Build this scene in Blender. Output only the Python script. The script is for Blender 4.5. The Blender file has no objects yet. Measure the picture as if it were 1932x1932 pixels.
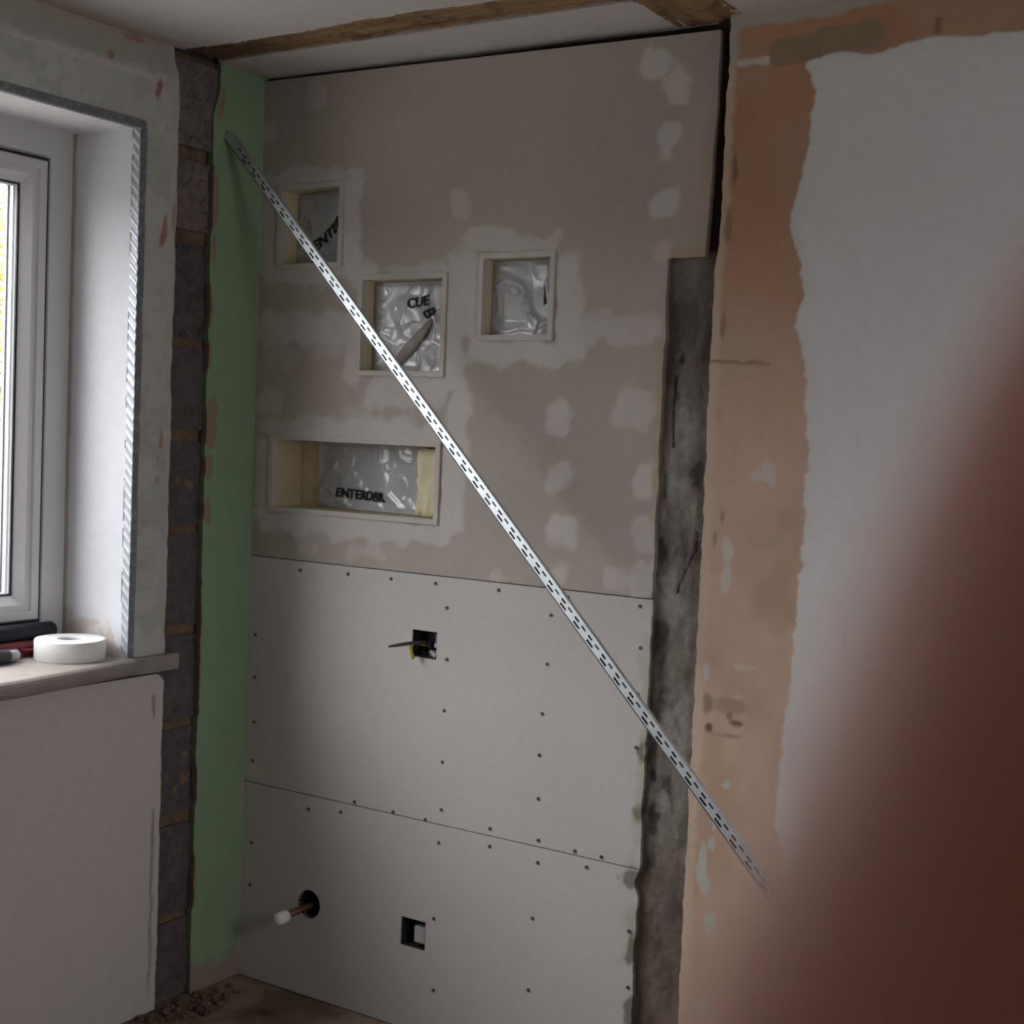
import bpy, bmesh, math, random
import numpy as np
from mathutils import Vector, Matrix

S = bpy.context.scene
COL = S.collection
random.seed(7)

# ------------------------------------------------------------------ camera
CAM = Vector((2.59956, -2.78996, 1.50023))
YAW, PITCH, ROLL, FPX = -0.5672399, -0.0567866, 0.0410814, 2654.896
fw = Vector((math.sin(YAW)*math.cos(PITCH), math.cos(YAW)*math.cos(PITCH), math.sin(PITCH)))
r0 = Vector((math.cos(YAW), -math.sin(YAW), 0)); u0 = r0.cross(fw)
rt = r0*math.cos(ROLL)+u0*math.sin(ROLL); up = u0*math.cos(ROLL)-r0*math.sin(ROLL)
CM = Matrix(((rt.x, up.x, -fw.x, CAM.x), (rt.y, up.y, -fw.y, CAM.y), (rt.z, up.z, -fw.z, CAM.z), (0, 0, 0, 1)))
cd = bpy.data.cameras.new('camera'); cam = bpy.data.objects.new('camera', cd); COL.objects.link(cam)
cam.matrix_world = CM
cd.sensor_width = 36.0; cd.sensor_fit = 'HORIZONTAL'; cd.lens = 36.0*FPX/1932.0
cd.clip_start = 0.002; cd.clip_end = 200
cd.dof.use_dof = True; cd.dof.focus_distance = 1.25; cd.dof.aperture_fstop = cd.lens/2.1
S.camera = cam

# ------------------------------------------------------------------ sky, view
W = bpy.data.worlds.new('overcast_sky'); S.world = W; W.use_nodes = True
nt = W.node_tree; bg = nt.nodes['Background']
tc = nt.nodes.new('ShaderNodeTexCoord'); sp = nt.nodes.new('ShaderNodeSeparateXYZ')
mr = nt.nodes.new('ShaderNodeMapRange'); mr.inputs['From Min'].default_value = -0.05; mr.inputs['From Max'].default_value = 1.0
mr.inputs['To Min'].default_value = 0.75; mr.inputs['To Max'].default_value = 2.0
ml = nt.nodes.new('ShaderNodeMixRGB'); ml.blend_type = 'MULTIPLY'; ml.inputs[0].default_value = 1
ml.inputs[1].default_value = (0.975, 0.965, 0.985, 1)
nt.links.new(tc.outputs['Generated'], sp.inputs[0]); nt.links.new(sp.outputs['Z'], mr.inputs['Value'])
nt.links.new(mr.outputs[0], ml.inputs[2]); nt.links.new(ml.outputs[0], bg.inputs['Color'])
bg.inputs['Strength'].default_value = 12.0
S.view_settings.view_transform = 'Standard'; S.view_settings.look = 'None'
S.view_settings.gamma = 1.0; S.view_settings.use_curve_mapping = False
S.view_settings.exposure = -0.25
# sampling portal in the window opening (emits nothing)
pl = bpy.data.lights.new('window_portal', 'AREA'); pl.shape = 'RECTANGLE'; pl.size = 1.3; pl.size_y = 2.25
pl.cycles.is_portal = True
po = bpy.data.objects.new('window_portal', pl); COL.objects.link(po)
po.location = (-0.345, -1.52, 1.545)
po.rotation_euler = (0, -math.pi/2, 0)
pl2 = bpy.data.lights.new('small_window_portal', 'AREA'); pl2.shape = 'RECTANGLE'; pl2.size = 0.75; pl2.size_y = 0.75  # portal for the added fill window
pl2.cycles.is_portal = True
po2 = bpy.data.objects.new('small_window_portal', pl2); COL.objects.link(po2)
po2.location = (3.125, -1.15, 1.55); po2.rotation_euler = (0, math.pi/2, 0)

# ------------------------------------------------------------------ helpers
def lin(r, g, b):
    f = lambda c: (c/255/12.92) if c/255 <= 0.04045 else ((c/255+0.055)/1.055)**2.4
    return (f(r), f(g), f(b))

_tab = {}
def vnoise(x, y, seed):
    if seed not in _tab: _tab[seed] = np.random.RandomState(seed).rand(128, 128)
    T = _tab[seed]
    xi = np.floor(x).astype(int); yi = np.floor(y).astype(int)
    fx = x-xi; fy = y-yi
    fx = fx*fx*(3-2*fx); fy = fy*fy*(3-2*fy)
    a = T[yi % 128, xi % 128]; b = T[yi % 128, (xi+1) % 128]; c = T[(yi+1) % 128, xi % 128]; d = T[(yi+1) % 128, (xi+1) % 128]
    return (a*(1-fx)+b*fx)*(1-fy)+(c*(1-fx)+d*fx)*fy
def fbm(x, y, sc, oc=4, seed=1):
    s = 0; a = 0.5; n = 0
    for i in range(oc):
        s = s+a*vnoise(x*sc+17.3*i, y*sc+5.7*i, seed+i); n += a; a *= 0.5; sc *= 2.03
    return s/n
def sst(a, b, x):
    t = np.clip((x-a)/(b-a), 0, 1); return t*t*(3-2*t)
def boxsd(x, y, x0, y0, x1, y1, r=0.3):
    cx, cy = (x0+x1)/2, (y0+y1)/2; hx, hy = (x1-x0)/2, (y1-y0)/2
    rr = min(hx, hy)*r
    qx = np.abs(x-cx)-hx+rr; qy = np.abs(y-cy)-hy+rr
    return np.minimum(np.maximum(qx, qy), 0)+np.hypot(np.maximum(qx, 0), np.maximum(qy, 0))-rr
def mixc(c, col, m):
    return c*(1-m[..., None])+np.array(col)*m[..., None]

def base_mat(name, rough=0.8, bump=0.15, bscale=220, metallic=0.0, col=None, var=0.12, vscale=35, spec=0.3):
    m = bpy.data.materials.new(name); m.use_nodes = True; t = m.node_tree; b = t.nodes['Principled BSDF']
    b.inputs['Roughness'].default_value = rough; b.inputs['Metallic'].default_value = metallic
    b.inputs['Specular IOR Level'].default_value = spec
    tcx = t.nodes.new('ShaderNodeTexCoord')
    nz = t.nodes.new('ShaderNodeTexNoise'); nz.inputs['Scale'].default_value = vscale; nz.inputs['Detail'].default_value = 4
    t.links.new(tcx.outputs['Object'], nz.inputs['Vector'])
    mp = t.nodes.new('ShaderNodeMapRange'); mp.inputs['To Min'].default_value = 1-var; mp.inputs['To Max'].default_value = 1+var
    mp.inputs['From Min'].default_value = 0.25; mp.inputs['From Max'].default_value = 0.75
    t.links.new(nz.outputs['Fac'], mp.inputs['Value'])
    mx = t.nodes.new('ShaderNodeMixRGB'); mx.blend_type = 'MULTIPLY'; mx.inputs[0].default_value = 1
    if col is None:
        at = t.nodes.new('ShaderNodeAttribute'); at.attribute_name = 'Col'
        t.links.new(at.outputs['Color'], mx.inputs[1])
    else: mx.inputs[1].default_value = (*col, 1)
    t.links.new(mp.outputs[0], mx.inputs[2]); t.links.new(mx.outputs[0], b.inputs['Base Color'])
    if bump:
        n2 = t.nodes.new('ShaderNodeTexNoise'); n2.inputs['Scale'].default_value = bscale; n2.inputs['Detail'].default_value = 3
        t.links.new(tcx.outputs['Object'], n2.inputs['Vector'])
        bp = t.nodes.new('ShaderNodeBump'); bp.inputs['Strength'].default_value = bump; bp.inputs['Distance'].default_value = 0.003
        t.links.new(n2.outputs['Fac'], bp.inputs['Height']); t.links.new(bp.outputs[0], b.inputs['Normal'])
    return m

M = {}
M['wall'] = base_mat('plaster_surface', 0.85, 0.03, 160, var=0.03)
M['rough'] = base_mat('rough_render', 0.95, 0.5, 120, var=0.16, vscale=60)
M['dark'] = base_mat('dark_masonry', 0.95, 0.3, 90, col=(0.06, 0.05, 0.045))
M['ceil'] = base_mat('ceiling_paint', 0.9, 0.08, 120, col=(0.60, 0.57, 0.54), var=0.04)
M['paintwall'] = base_mat('room_paint', 0.9, 0.05, 120, col=(0.80, 0.775, 0.755), var=0.03)
M['oldwall'] = base_mat('bare_old_plaster', 0.9, 0.05, 120, col=(0.20, 0.155, 0.13), var=0.12, vscale=4)  # unseen front wall, toned dark to cut bounced fill light
M['floor'] = base_mat('dusty_floor', 0.95, 0.4, 40, col=(0.20, 0.155, 0.12), var=0.35, vscale=9)
M['upvc'] = base_mat('white_upvc', 0.35, 0.0, col=(0.62, 0.62, 0.63), var=0.01, spec=0.5)
M['gasket'] = base_mat('black_gasket', 0.6, 0.0, col=(0.015, 0.015, 0.02), var=0.02)
M['spacer'] = base_mat('glazing_spacer', 0.3, 0.0, col=(0.75, 0.8, 0.85), var=0.01, metallic=0.3)
M['galv'] = base_mat('galvanised_steel', 0.42, 0.03, 60, metallic=0.8, col=(0.60, 0.65, 0.67), var=0.10, vscale=25, spec=0.5)
M['galvdull'] = base_mat('dull_galvanised_steel', 0.5, 0.05, 200, metallic=0.5, col=(0.10, 0.115, 0.125), var=0.2, vscale=60)  # darkened copy of galv for shaded sides and slot interior
M['screw'] = base_mat('screw_head', 0.6, 0.0, col=(0.075, 0.072, 0.07), metallic=0.2)
M['cream'] = base_mat('cream_box_board', 0.7, 0.05, 90, col=(0.54, 0.47, 0.31), var=0.08, vscale=14)
M['creamlip'] = base_mat('cream_painted_lip', 0.7, 0.05, 90, col=(0.47, 0.445, 0.405), var=0.06, vscale=20)
M['foam'] = base_mat('yellowish_foam', 0.95, 0.5, 60, col=(0.66, 0.61, 0.42), var=0.12, vscale=18)
M['ink'] = base_mat('black_print', 0.6, 0.0, col=(0.012, 0.013, 0.014), var=0.02)
M['timber'] = base_mat('raw_timber', 0.9, 0.4, 60, col=(0.26, 0.155, 0.075), var=0.35, vscale=14)
M['blackbox'] = base_mat('grey_black_box', 0.7, 0.1, 60, col=(0.02, 0.02, 0.024), var=0.2)
M['greyplastic'] = base_mat('grey_plastic', 0.5, 0.0, col=(0.16, 0.16, 0.17), var=0.05)
M['earth'] = base_mat('yellow_green_sleeve', 0.5, 0.0, col=(0.50, 0.50, 0.03), var=0.08)
M['greycable'] = base_mat('grey_cable_sheath', 0.5, 0.0, col=(0.07, 0.065, 0.06), var=0.05)
M['copper'] = base_mat('tarnished_copper', 0.5, 0.0, col=(0.16, 0.08, 0.06), metallic=0.6, var=0.1)
M['whiteplastic'] = base_mat('white_plastic', 0.4, 0.0, col=(0.80, 0.76, 0.74), var=0.02)
M['tape'] = base_mat('white_scrim_tape', 0.75, 0.3, 700, col=(0.86, 0.88, 0.86), var=0.06, vscale=240)
M['sill'] = base_mat('pale_sill_timber', 0.6, 0.05, 60, var=0.05)
M['red'] = base_mat('red_plastic', 0.45, 0.0, col=(0.20, 0.035, 0.04), var=0.1)
M['black'] = base_mat('black_rubber', 0.6, 0.1, 300, col=(0.012, 0.012, 0.02), var=0.1)
M['grey'] = base_mat('dark_grey_rubber', 0.6, 0.1, 300, col=(0.06, 0.065, 0.07), var=0.1)
M['lightgrey'] = base_mat('light_grey_metal', 0.45, 0.0, col=(0.42, 0.42, 0.45), var=0.06)
M['lawn'] = base_mat('lawn_grass', 0.95, 0.3, 20, col=(0.09, 0.15, 0.045), var=0.35, vscale=3)
M['paving'] = base_mat('damp_paving', 0.9, 0.1, 20, col=(0.24, 0.235, 0.225), var=0.1, vscale=3)  # one even grey, tuned for light bounced off the ground
M['bark'] = base_mat('bark', 0.95, 0.5, 30, col=(0.14, 0.10, 0.07), var=0.3)
M['leafyellow'] = base_mat('yellow_leaves', 0.8, 0, col=(0.30, 0.23, 0.06), var=0.5, vscale=4)
M['leafgreen'] = base_mat('green_leaves', 0.8, 0, col=(0.10, 0.19, 0.045), var=0.4, vscale=4)
M['leaforange'] = base_mat('orange_leaves', 0.8, 0, col=(0.30, 0.14, 0.05), var=0.4, vscale=4)
M['door'] = base_mat('stripped_door_timber', 0.5, 0.02, 60, col=(0.26, 0.17, 0.10), var=0.02)  # unseen door, toned dark to cut bounced fill light
M['cloth'] = base_mat('dark_sleeve_cloth', 0.95, 0.4, 400, col=(0.03, 0.035, 0.05), var=0.2)

def film_mat():
    m = bpy.data.materials.new('clear_polythene'); m.use_nodes = True; t = m.node_tree; t.nodes.clear()
    o = t.nodes.new('ShaderNodeOutputMaterial'); mix = t.nodes.new('ShaderNodeMixShader')
    tr = t.nodes.new('ShaderNodeBsdfTransparent'); pb = t.nodes.new('ShaderNodeBsdfPrincipled')
    tr.inputs[0].default_value = (0.92, 0.93, 0.95, 1)
    pb.inputs['Base Color'].default_value = (0.50, 0.515, 0.54, 1); pb.inputs['Roughness'].default_value = 0.2
    pb.inputs['Specular IOR Level'].default_value = 0.8
    tcx = t.nodes.new('ShaderNodeTexCoord'); nz = t.nodes.new('ShaderNodeTexNoise'); nz.inputs['Scale'].default_value = 7; nz.inputs['Detail'].default_value = 2
    mp = t.nodes.new('ShaderNodeMapRange'); mp.inputs['From Min'].default_value = 0.3; mp.inputs['From Max'].default_value = 0.7
    mp.inputs['To Min'].default_value = 0.62; mp.inputs['To Max'].default_value = 0.95
    t.links.new(tcx.outputs['Object'], nz.inputs['Vector']); t.links.new(nz.outputs['Fac'], mp.inputs['Value'])
    t.links.new(mp.outputs[0], mix.inputs[0]); t.links.new(tr.outputs[0], mix.inputs[1]); t.links.new(pb.outputs[0], mix.inputs[2])
    t.links.new(mix.outputs[0], o.inputs['Surface'])
    return m
M['film'] = film_mat()
def glass_mat():
    m = bpy.data.materials.new('window_glass'); m.use_nodes = True; t = m.node_tree; t.nodes.clear()
    o = t.nodes.new('ShaderNodeOutputMaterial'); mix = t.nodes.new('ShaderNodeMixShader')
    tr = t.nodes.new('ShaderNodeBsdfTransparent'); tr.inputs[0].default_value = (0.97, 0.97, 0.97, 1)
    gl = t.nodes.new('ShaderNodeBsdfGlossy'); gl.inputs['Roughness'].default_value = 0.0
    lw = t.nodes.new('ShaderNodeLayerWeight'); lw.inputs['Blend'].default_value = 0.5      # Facing output: 0 head-on, 1 grazing
    pw = t.nodes.new('ShaderNodeMath'); pw.operation = 'POWER'; pw.inputs[1].default_value = 5.0
    ma = t.nodes.new('ShaderNodeMath'); ma.operation = 'MULTIPLY_ADD'; ma.inputs[1].default_value = 0.96; ma.inputs[2].default_value = 0.04
    t.links.new(lw.outputs['Facing'], pw.inputs[0]); t.links.new(pw.outputs[0], ma.inputs[0])
    t.links.new(ma.outputs[0], mix.inputs[0]); t.links.new(tr.outputs[0], mix.inputs[1]); t.links.new(gl.outputs[0], mix.inputs[2])
    t.links.new(mix.outputs[0], o.inputs['Surface'])
    return m
M['glass'] = glass_mat()
def skin_mat():
    m = bpy.data.materials.new('skin'); m.use_nodes = True; t = m.node_tree; b = t.nodes['Principled BSDF']
    b.inputs['Roughness'].default_value = 0.55
    b.inputs['Base Color'].default_value = (0.76, 0.41, 0.36, 1)
    b.inputs['Subsurface Weight'].default_value = 0.9
    b.inputs['Subsurface Radius'].default_value = (1.0, 0.28, 0.16)
    b.inputs['Subsurface Scale'].default_value = 0.006
    return m
M['skin'] = skin_mat()

def link(name, me, mat=None, parent=None):
    o = bpy.data.objects.new(name, me); COL.objects.link(o)
    if mat is not None: me.materials.append(M[mat] if isinstance(mat, str) else mat)
    if parent is not None: o.parent = parent; o.matrix_parent_inverse = Matrix.Identity(4) if parent.type == 'EMPTY' and parent.location.length == 0 else parent.matrix_world.inverted()
    return o
def obj(name, bm, mat=None, parent=None, smooth=False, bevel=0):
    if bevel:
        bmesh.ops.bevel(bm, geom=[e for e in bm.edges if e.is_manifold and e.calc_face_angle(0) > 0.6], offset=bevel, segments=2, affect='EDGES', profile=0.5)
    bmesh.ops.recalc_face_normals(bm, faces=bm.faces)
    me = bpy.data.meshes.new(name); bm.to_mesh(me); bm.free()
    if smooth: me.polygons.foreach_set('use_smooth', [True]*len(me.polygons))
    return link(name, me, mat, parent)
def thing(name, label, cat, group=None, loc=(0, 0, 0)):
    o = bpy.data.objects.new(name, None); COL.objects.link(o); o.location = loc; o.empty_display_size = 0.05
    bpy.context.view_layer.update()
    o['label'] = label; o['category'] = cat
    if group: o['group'] = group
    return o
def tag(o, label, cat, group=None):
    o['label'] = label; o['category'] = cat
    if group: o['group'] = group
    return o
def struct(o, label):
    o['kind'] = 'structure'; o['label'] = label; o['category'] = o.name.split('_')[0]; return o
def bx(bm, x0, y0, z0, x1, y1, z1):
    v = [bm.verts.new((x, y, z)) for x in (x0, x1) for y in (y0, y1) for z in (z0, z1)]
    for f in ((0, 1, 3, 2), (4, 6, 7, 5), (0, 4, 5, 1), (2, 3, 7, 6), (0, 2, 6, 4), (1, 5, 7, 3)): bm.faces.new([v[i] for i in f])
def box(*a):
    bm = bmesh.new(); bx(bm, *a); return bm
def tube(bm, pts, rad, seg=12, cap=True):
    pts = [Vector(q) for q in pts]; rings = []
    if not isinstance(rad, (list, tuple)): rad = [rad]*len(pts)
    n = None
    for i, q in enumerate(pts):
        d = (pts[min(i+1, len(pts)-1)]-pts[max(i-1, 0)]).normalized()
        if n is None: n = d.orthogonal().normalized()
        n = (n-d*n.dot(d)).normalized(); b = d.cross(n)
        rings.append([bm.verts.new(q+(n*math.cos(2*math.pi*k/seg)+b*math.sin(2*math.pi*k/seg))*rad[i]) for k in range(seg)])
    for a, b in zip(rings, rings[1:]):
        for k in range(seg): bm.faces.new((a[k], a[(k+1) % seg], b[(k+1) % seg], b[k]))
    if cap: bm.faces.new(rings[0][::-1]); bm.faces.new(rings[-1])

def panel(name, parent, P0, U, V, N, us, vs, fn, mat, thick=0.0, keep=None):
    """relief sheet: grid over us x vs, fn -> height along N, albedo, optional v shift; faces outside keep() removed; edges given thickness"""
    us = np.unique(np.round(us, 5)); vs = np.unique(np.round(vs, 5))
    u, v = np.meshgrid(us, vs); h, col = fn(u, v)[:2]; ex = fn(u, v)[2:] 
    h = np.broadcast_to(h, u.shape); col = np.broadcast_to(col, u.shape+(3,))
    P0, U, V, N = (np.array(q, float) for q in (P0, U, V, N))
    vv = v+(ex[0] if ex else 0); u = u+(ex[1] if len(ex) > 1 else 0)
    co = P0+u[..., None]*U+vv[..., None]*V+h[..., None]*N
    nu, nv = len(us), len(vs)
    idx = np.arange(nu*nv).reshape(nv, nu)
    q = np.stack([idx[:-1, :-1], idx[:-1, 1:], idx[1:, 1:], idx[1:, :-1]], -1).reshape(-1, 4)
    if keep is not None:
        u = np.broadcast_to(us[None, :], (nv, nu)); uc = (u[:-1, :-1]+u[1:, 1:])/2; vc = (v[:-1, :-1]+v[1:, 1:])/2
        q = q[keep(uc, vc).reshape(-1)]
    co = co.reshape(-1, 3); col = col.reshape(-1, 3)
    if np.dot(np.cross(U, V), N) < 0: q = q[:, ::-1]
    nfront = len(q)
    if thick > 0:
        e = np.concatenate([q[:, [0, 1]], q[:, [1, 2]], q[:, [2, 3]], q[:, [3, 0]]])
        key = np.sort(e, 1); _, inv, cnt = np.unique(key[:, 0]*(nu*nv)+key[:, 1], return_inverse=True, return_counts=True)
        be = e[cnt[inv.reshape(-1)] == 1]
        n0 = len(co); bv = np.unique(be); mp = {int(b): i for i, b in enumerate(bv)}
        front = co[bv]; back = front-N*thick
        co = np.concatenate([co, front, back]); col = np.concatenate([col, col[bv]*0.6, col[bv]*0.4])  # cut edges darkened towards the back, shade put into their colour
        nb = len(bv)
        ia = np.array([mp[int(a)] for a in be[:, 0]]); ib = np.array([mp[int(a)] for a in be[:, 1]])
        q = np.concatenate([q, np.stack([n0+ib, n0+ia, n0+nb+ia, n0+nb+ib], -1)])
    used = np.unique(q); rm = np.full(len(co), -1); rm[used] = np.arange(len(used)); co = co[used]; col = col[used]; q = rm[q]
    me = bpy.data.meshes.new(name)
    me.vertices.add(len(co)); me.vertices.foreach_set('co', co.astype(np.float32).ravel())
    me.loops.add(len(q)*4); me.loops.foreach_set('vertex_index', q.astype(np.int32).ravel())
    me.polygons.add(len(q)); me.polygons.foreach_set('loop_start', (np.arange(len(q))*4).astype(np.int32))
    sm = np.zeros(len(q), bool); sm[:nfront] = True; me.polygons.foreach_set('use_smooth', sm)
    me.update(calc_edges=True)
    ca = me.color_attributes.new('Col', 'FLOAT_COLOR', 'POINT')
    ca.data.foreach_set('color', np.concatenate([col, np.ones((len(col), 1))], 1).astype(np.float32).ravel())
    me.validate()
    return link(name, me, mat, parent)
def ls(a, b, step): return np.linspace(a, b, max(2, int(round((b-a)/step))+1))
def ring(name, rect, prof, mat, parent):
    y0, y1, z0, z1 = rect; bm = bmesh.new(); loops = []
    for ins, x in prof:
        loops.append([bm.verts.new((x, y0+ins, z0+ins)), bm.verts.new((x, y1-ins, z0+ins)), bm.verts.new((x, y1-ins, z1-ins)), bm.verts.new((x, y0+ins, z1-ins))])
    n = len(loops)
    for i in range(n):
        a, b = loops[i], loops[(i+1) % n]
        for k in range(4): bm.faces.new((a[k], a[(k+1) % 4], b[(k+1) % 4], b[k]))
    return obj(name, bm, mat, parent)

H = 2.4
# ================================================================== SETTING
# ---- floor
def f_floor(u, v):
    c = np.full(u.shape+(3,), 1.0)*np.array((0.15, 0.105, 0.075))
    n = fbm(u, v, 9, 4, 3); c = mixc(c, (0.26, 0.20, 0.15), sst(0.45, 0.7, n))
    c = mixc(c, (0.06, 0.045, 0.035), sst(0.35, 0.2, n))
    return (fbm(u, v, 22, 3, 8)-0.5)*0.012-0.004, c
floor = panel('floor', None, (0, 0, 0), (1, 0, 0), (0, 1, 0), (0, 0, 1), np.concatenate([ls(-0.02, 1.6, 0.012), ls(1.6, 3.05, 0.1)]), np.concatenate([ls(-3.65, -0.9, 0.1), ls(-0.9, 0.03, 0.012)]), f_floor, 'rough', 0.06)
struct(floor, 'dusty brown bare floor strewn with rubble')

# ---- back wall : masonry core
bm = box(-0.35, 0.125, -0.06, 3.2, 0.26, 2.55)
wall_back = struct(obj('wall_back', bm, 'dark'), 'back wall with plasterboard, recessed boxes, masonry scar and pink plaster')

CREAM = np.array((0.475, 0.46, 0.445)); GREYB = np.array((0.375, 0.335, 0.30)); FILL = np.array((0.49, 0.465, 0.44))
PATCH = [(0.007, 1.704, 0.347, 1.786, 0.8), (0.972, 1.705, 1.194, 1.776, 0.7), (0.009, 2.117, 0.334, 2.154, 1), (0.276, 1.877, 0.343, 2.136, 1), (0.02, 1.86, 0.375, 1.907, 0.9), (-0.004, 1.884, 0.071, 2.133, 0.7), (0.272, 1.874, 0.618, 1.9, 1), (0.605, 1.59, 0.671, 1.933, 1), (0.299, 1.598, 0.367, 1.771, 1), (0.371, 1.548, 0.632, 1.633, 1), (0.662, 1.917, 0.797, 1.979, 1), (0.783, 1.901, 0.928, 1.962, 0.9), (0.913, 1.657, 0.991, 1.922, 1), (0.674, 1.656, 0.975, 1.717, 1), (0.621, 1.717, 0.716, 1.944, 1), (0.621, 1.374, 0.691, 1.597, 1.2), (0.018, 1.457, 0.636, 1.517, 1), (0.604, 1.232, 0.69, 1.488, 1.1), (0.029, 1.212, 0.663, 1.277, 1), (0.005, 1.228, 0.08, 1.466, 0.8), (0.305, 1.504, 0.357, 1.557, 0.5), (0.015, 1.523, 0.09, 1.579, 0.6), (0.902, 1.498, 0.961, 1.581, 1.1), (0.908, 1.364, 0.968, 1.437, 1), (0.918, 1.237, 0.995, 1.316, 1.1), (1.084, 1.517, 1.19, 1.606, 0.8), (1.139, 1.365, 1.192, 1.448, 1.1), (1.145, 1.248, 1.198, 1.33, 0.7), (1.159, 1.879, 1.201, 1.931, 0.6), (1.161, 1.717, 1.2, 1.775, 0.6), (1.117, 2.295, 1.182, 2.375, 1), (1.166, 2.221, 1.243, 2.312, 1), (1.16, 2.097, 1.211, 2.189, 1), (1.151, 1.983, 1.218, 2.04, 1.1), (0.611, 2.008, 0.665, 2.071, 0.7), (0.147, 2.305, 0.209, 2.379, 0.5), (0.005, 2.229, 0.051, 2.284, 0.6), (0.761, 1.143, 0.85, 1.168, 0.8), (0.923, 1.156, 0.979, 1.193, 1), (1.077, 1.152, 1.131, 1.188, 0.7), (1.151, 1.153, 1.203, 1.224, 1), (0.338, 1.165, 0.44, 1.198, 0.6), (0.161, 1.155, 0.233, 1.197, 0.5), (0.01, 1.635, 0.14, 1.704, 0.3), (0.192, 1.664, 0.298, 1.731, 0.4)]
NICHE = [(0.062, 1.899, 0.282, 2.116), (0.340, 1.626, 0.612, 1.878), (0.704, 1.714, 0.914, 1.919), (0.058, 1.266, 0.611, 1.469)]
SOCK = [(0.545, 0.936, 0.620, 1.004), (0.543, 0.208, 0.619, 0.281)]
SE1, SE2 = 1.1425, 0.5327
def edge_n(v, s, a): return ((fbm(v*0+3.3, v, 15, 3, s)-0.5)+0.35*(fbm(v*0+1.3, v, 60, 2, s+40)-0.5))*a*0.8
def f_upper(u, v):
    c = np.zeros(u.shape+(3,))+GREYB
    n = fbm(u, v, 6, 4, 21); c = c*(0.93+0.14*n)[..., None]
    m = np.zeros(u.shape); w = (fbm(u, v, 24, 3, 33)-0.5)*0.055
    for a in PATCH:
        m = np.maximum(m, sst(0.009, -0.011, boxsd(u, v, *a[:4], 0.8)+w)*min(a[4], 1.15))
    m = m*(0.72+0.5*fbm(u, v, 30, 3, 41))
    c = mixc(c, FILL, np.clip(m, 0, 1))
    # frayed yellowish insulation and dirt along the right edge
    e = sst(1.175, 1.20, u+(fbm(u, v, 30, 3, 55)-0.5)*0.05)*sst(0.45, 0.6, fbm(u, v, 9, 3, 57))*(v < 1.89)
    c = mixc(c, (0.36, 0.31, 0.18), e*0.7)
    e2 = sst(1.255, 1.295, u+(fbm(u, v, 14, 3, 58)-0.5)*0.06); c = mixc(c, (0.30, 0.24, 0.16), e2*0.5)
    e3 = sst(1.935, 1.90, v)*(u > 1.2); c = mixc(c, (0.33, 0.25, 0.15), e3*0.6)
    return m*0.0016+(fbm(u, v, 3, 2, 60)-0.5)*0.002, c, -np.clip((v-2.2)/0.19, 0, 1)*(0.002+0.018*u/1.3), edge_n(v, 70, 0.010)*sst(1.15, 1.2, u)*(u < 1.2001)*(v < 1.892)-0.011*np.clip((2.2-v)/0.3, 0, 1)*sst(1.2, 1.299, u)+edge_n(v, 72, 0.004)*sst(1.27, 1.299, u)
def k_upper(u, v):
    k = (u < 1.2) | ((v > 1.893) & (u < 1.299))
    for a in NICHE: k &= ~((u > a[0]+.004) & (u < a[2]-.004) & (v > a[1]+.004) & (v < a[3]-.004))
    return k
ed_u = [x+d for a in NICHE for x, d in ((a[0], .004), (a[2], -.004))]; ed_v = [x+d for a in NICHE for x, d in ((a[1], .004), (a[3], -.004))]
sheet = panel('plasterboard_sheet', wall_back, (0, 0, 0), (1, 0, 0), (0, 0, 1), (0, -1, 0),
      np.concatenate([ls(0, 1.2, 0.005), ls(1.2, 1.299, 0.005), ed_u]), np.concatenate([ls(SE1+0.0015, 2.393, 0.005), ed_v, [1.893]]), f_upper, 'wall', 0.024, k_upper)
sheet['label'] = 'grey plasterboard sheet with smears of pale filler'
def f_lower(seed):
    def f(u, v):
        c = np.zeros(u.shape+(3,))+CREAM
        c = c*(0.97+0.06*fbm(u, v, 5, 3, seed))[..., None]
        e = sst(1.165, 1.195, u+(fbm(u, v, 24, 3, seed+5)-0.5)*0.06)*sst(0.5, 0.62, fbm(u, v, 8, 3, seed+6))
        c = mixc(c, (0.33, 0.30, 0.20), e*0.5)
        for (x, z, rx, rz) in ((1.19, 0.505, 0.045, 0.03), (1.193, 0.66, 0.02, 0.03), (1.19, 0.80, 0.014, 0.03), (1.195, 0.35, 0.02, 0.05), (1.195, 0.2, 0.02, 0.05)):
            d = np.hypot((u-x)/rx, (v-z)/rz)+(fbm(u, v, 50, 3, seed+9)-0.5)*1.3
            c = mixc(c, (0.13, 0.11, 0.085), sst(1.0, 0.5, d)*0.8)
        d = np.hypot((u-0.03)/0.03, (v-0.565)/0.02)+(fbm(u, v, 40, 3, seed+11)-0.5)
        c = mixc(c, (0.6, 0.55, 0.5), sst(1.0, 0.5, d)*0.6)
        return (fbm(u, v, 3, 2, seed+12)-0.5)*0.0015, c, 0, (edge_n(v, 71, 0.014)-0.012*np.exp(-((v-0.50)/0.02)**2)-0.006*sst(0.5, 0.4, v))*sst(1.14, 1.2, u)
    return f
def k_lower(z0, z1):
    def k(u, v):
        r = (u < 1.3)
        for a in SOCK: r &= ~((u > a[0]) & (u < a[2]) & (v > a[1]) & (v < a[3]))
        r &= np.hypot(u-0.242, v-0.245) > 0.0375
        return r
    return k
su = [a[i] for a in SOCK for i in (0, 2)]; sv = [a[i] for a in SOCK for i in (1, 3)]
hole_u = ls(0.20, 0.285, 0.0018); hole_v = ls(0.20, 0.29, 0.0018)
boards = []
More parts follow.
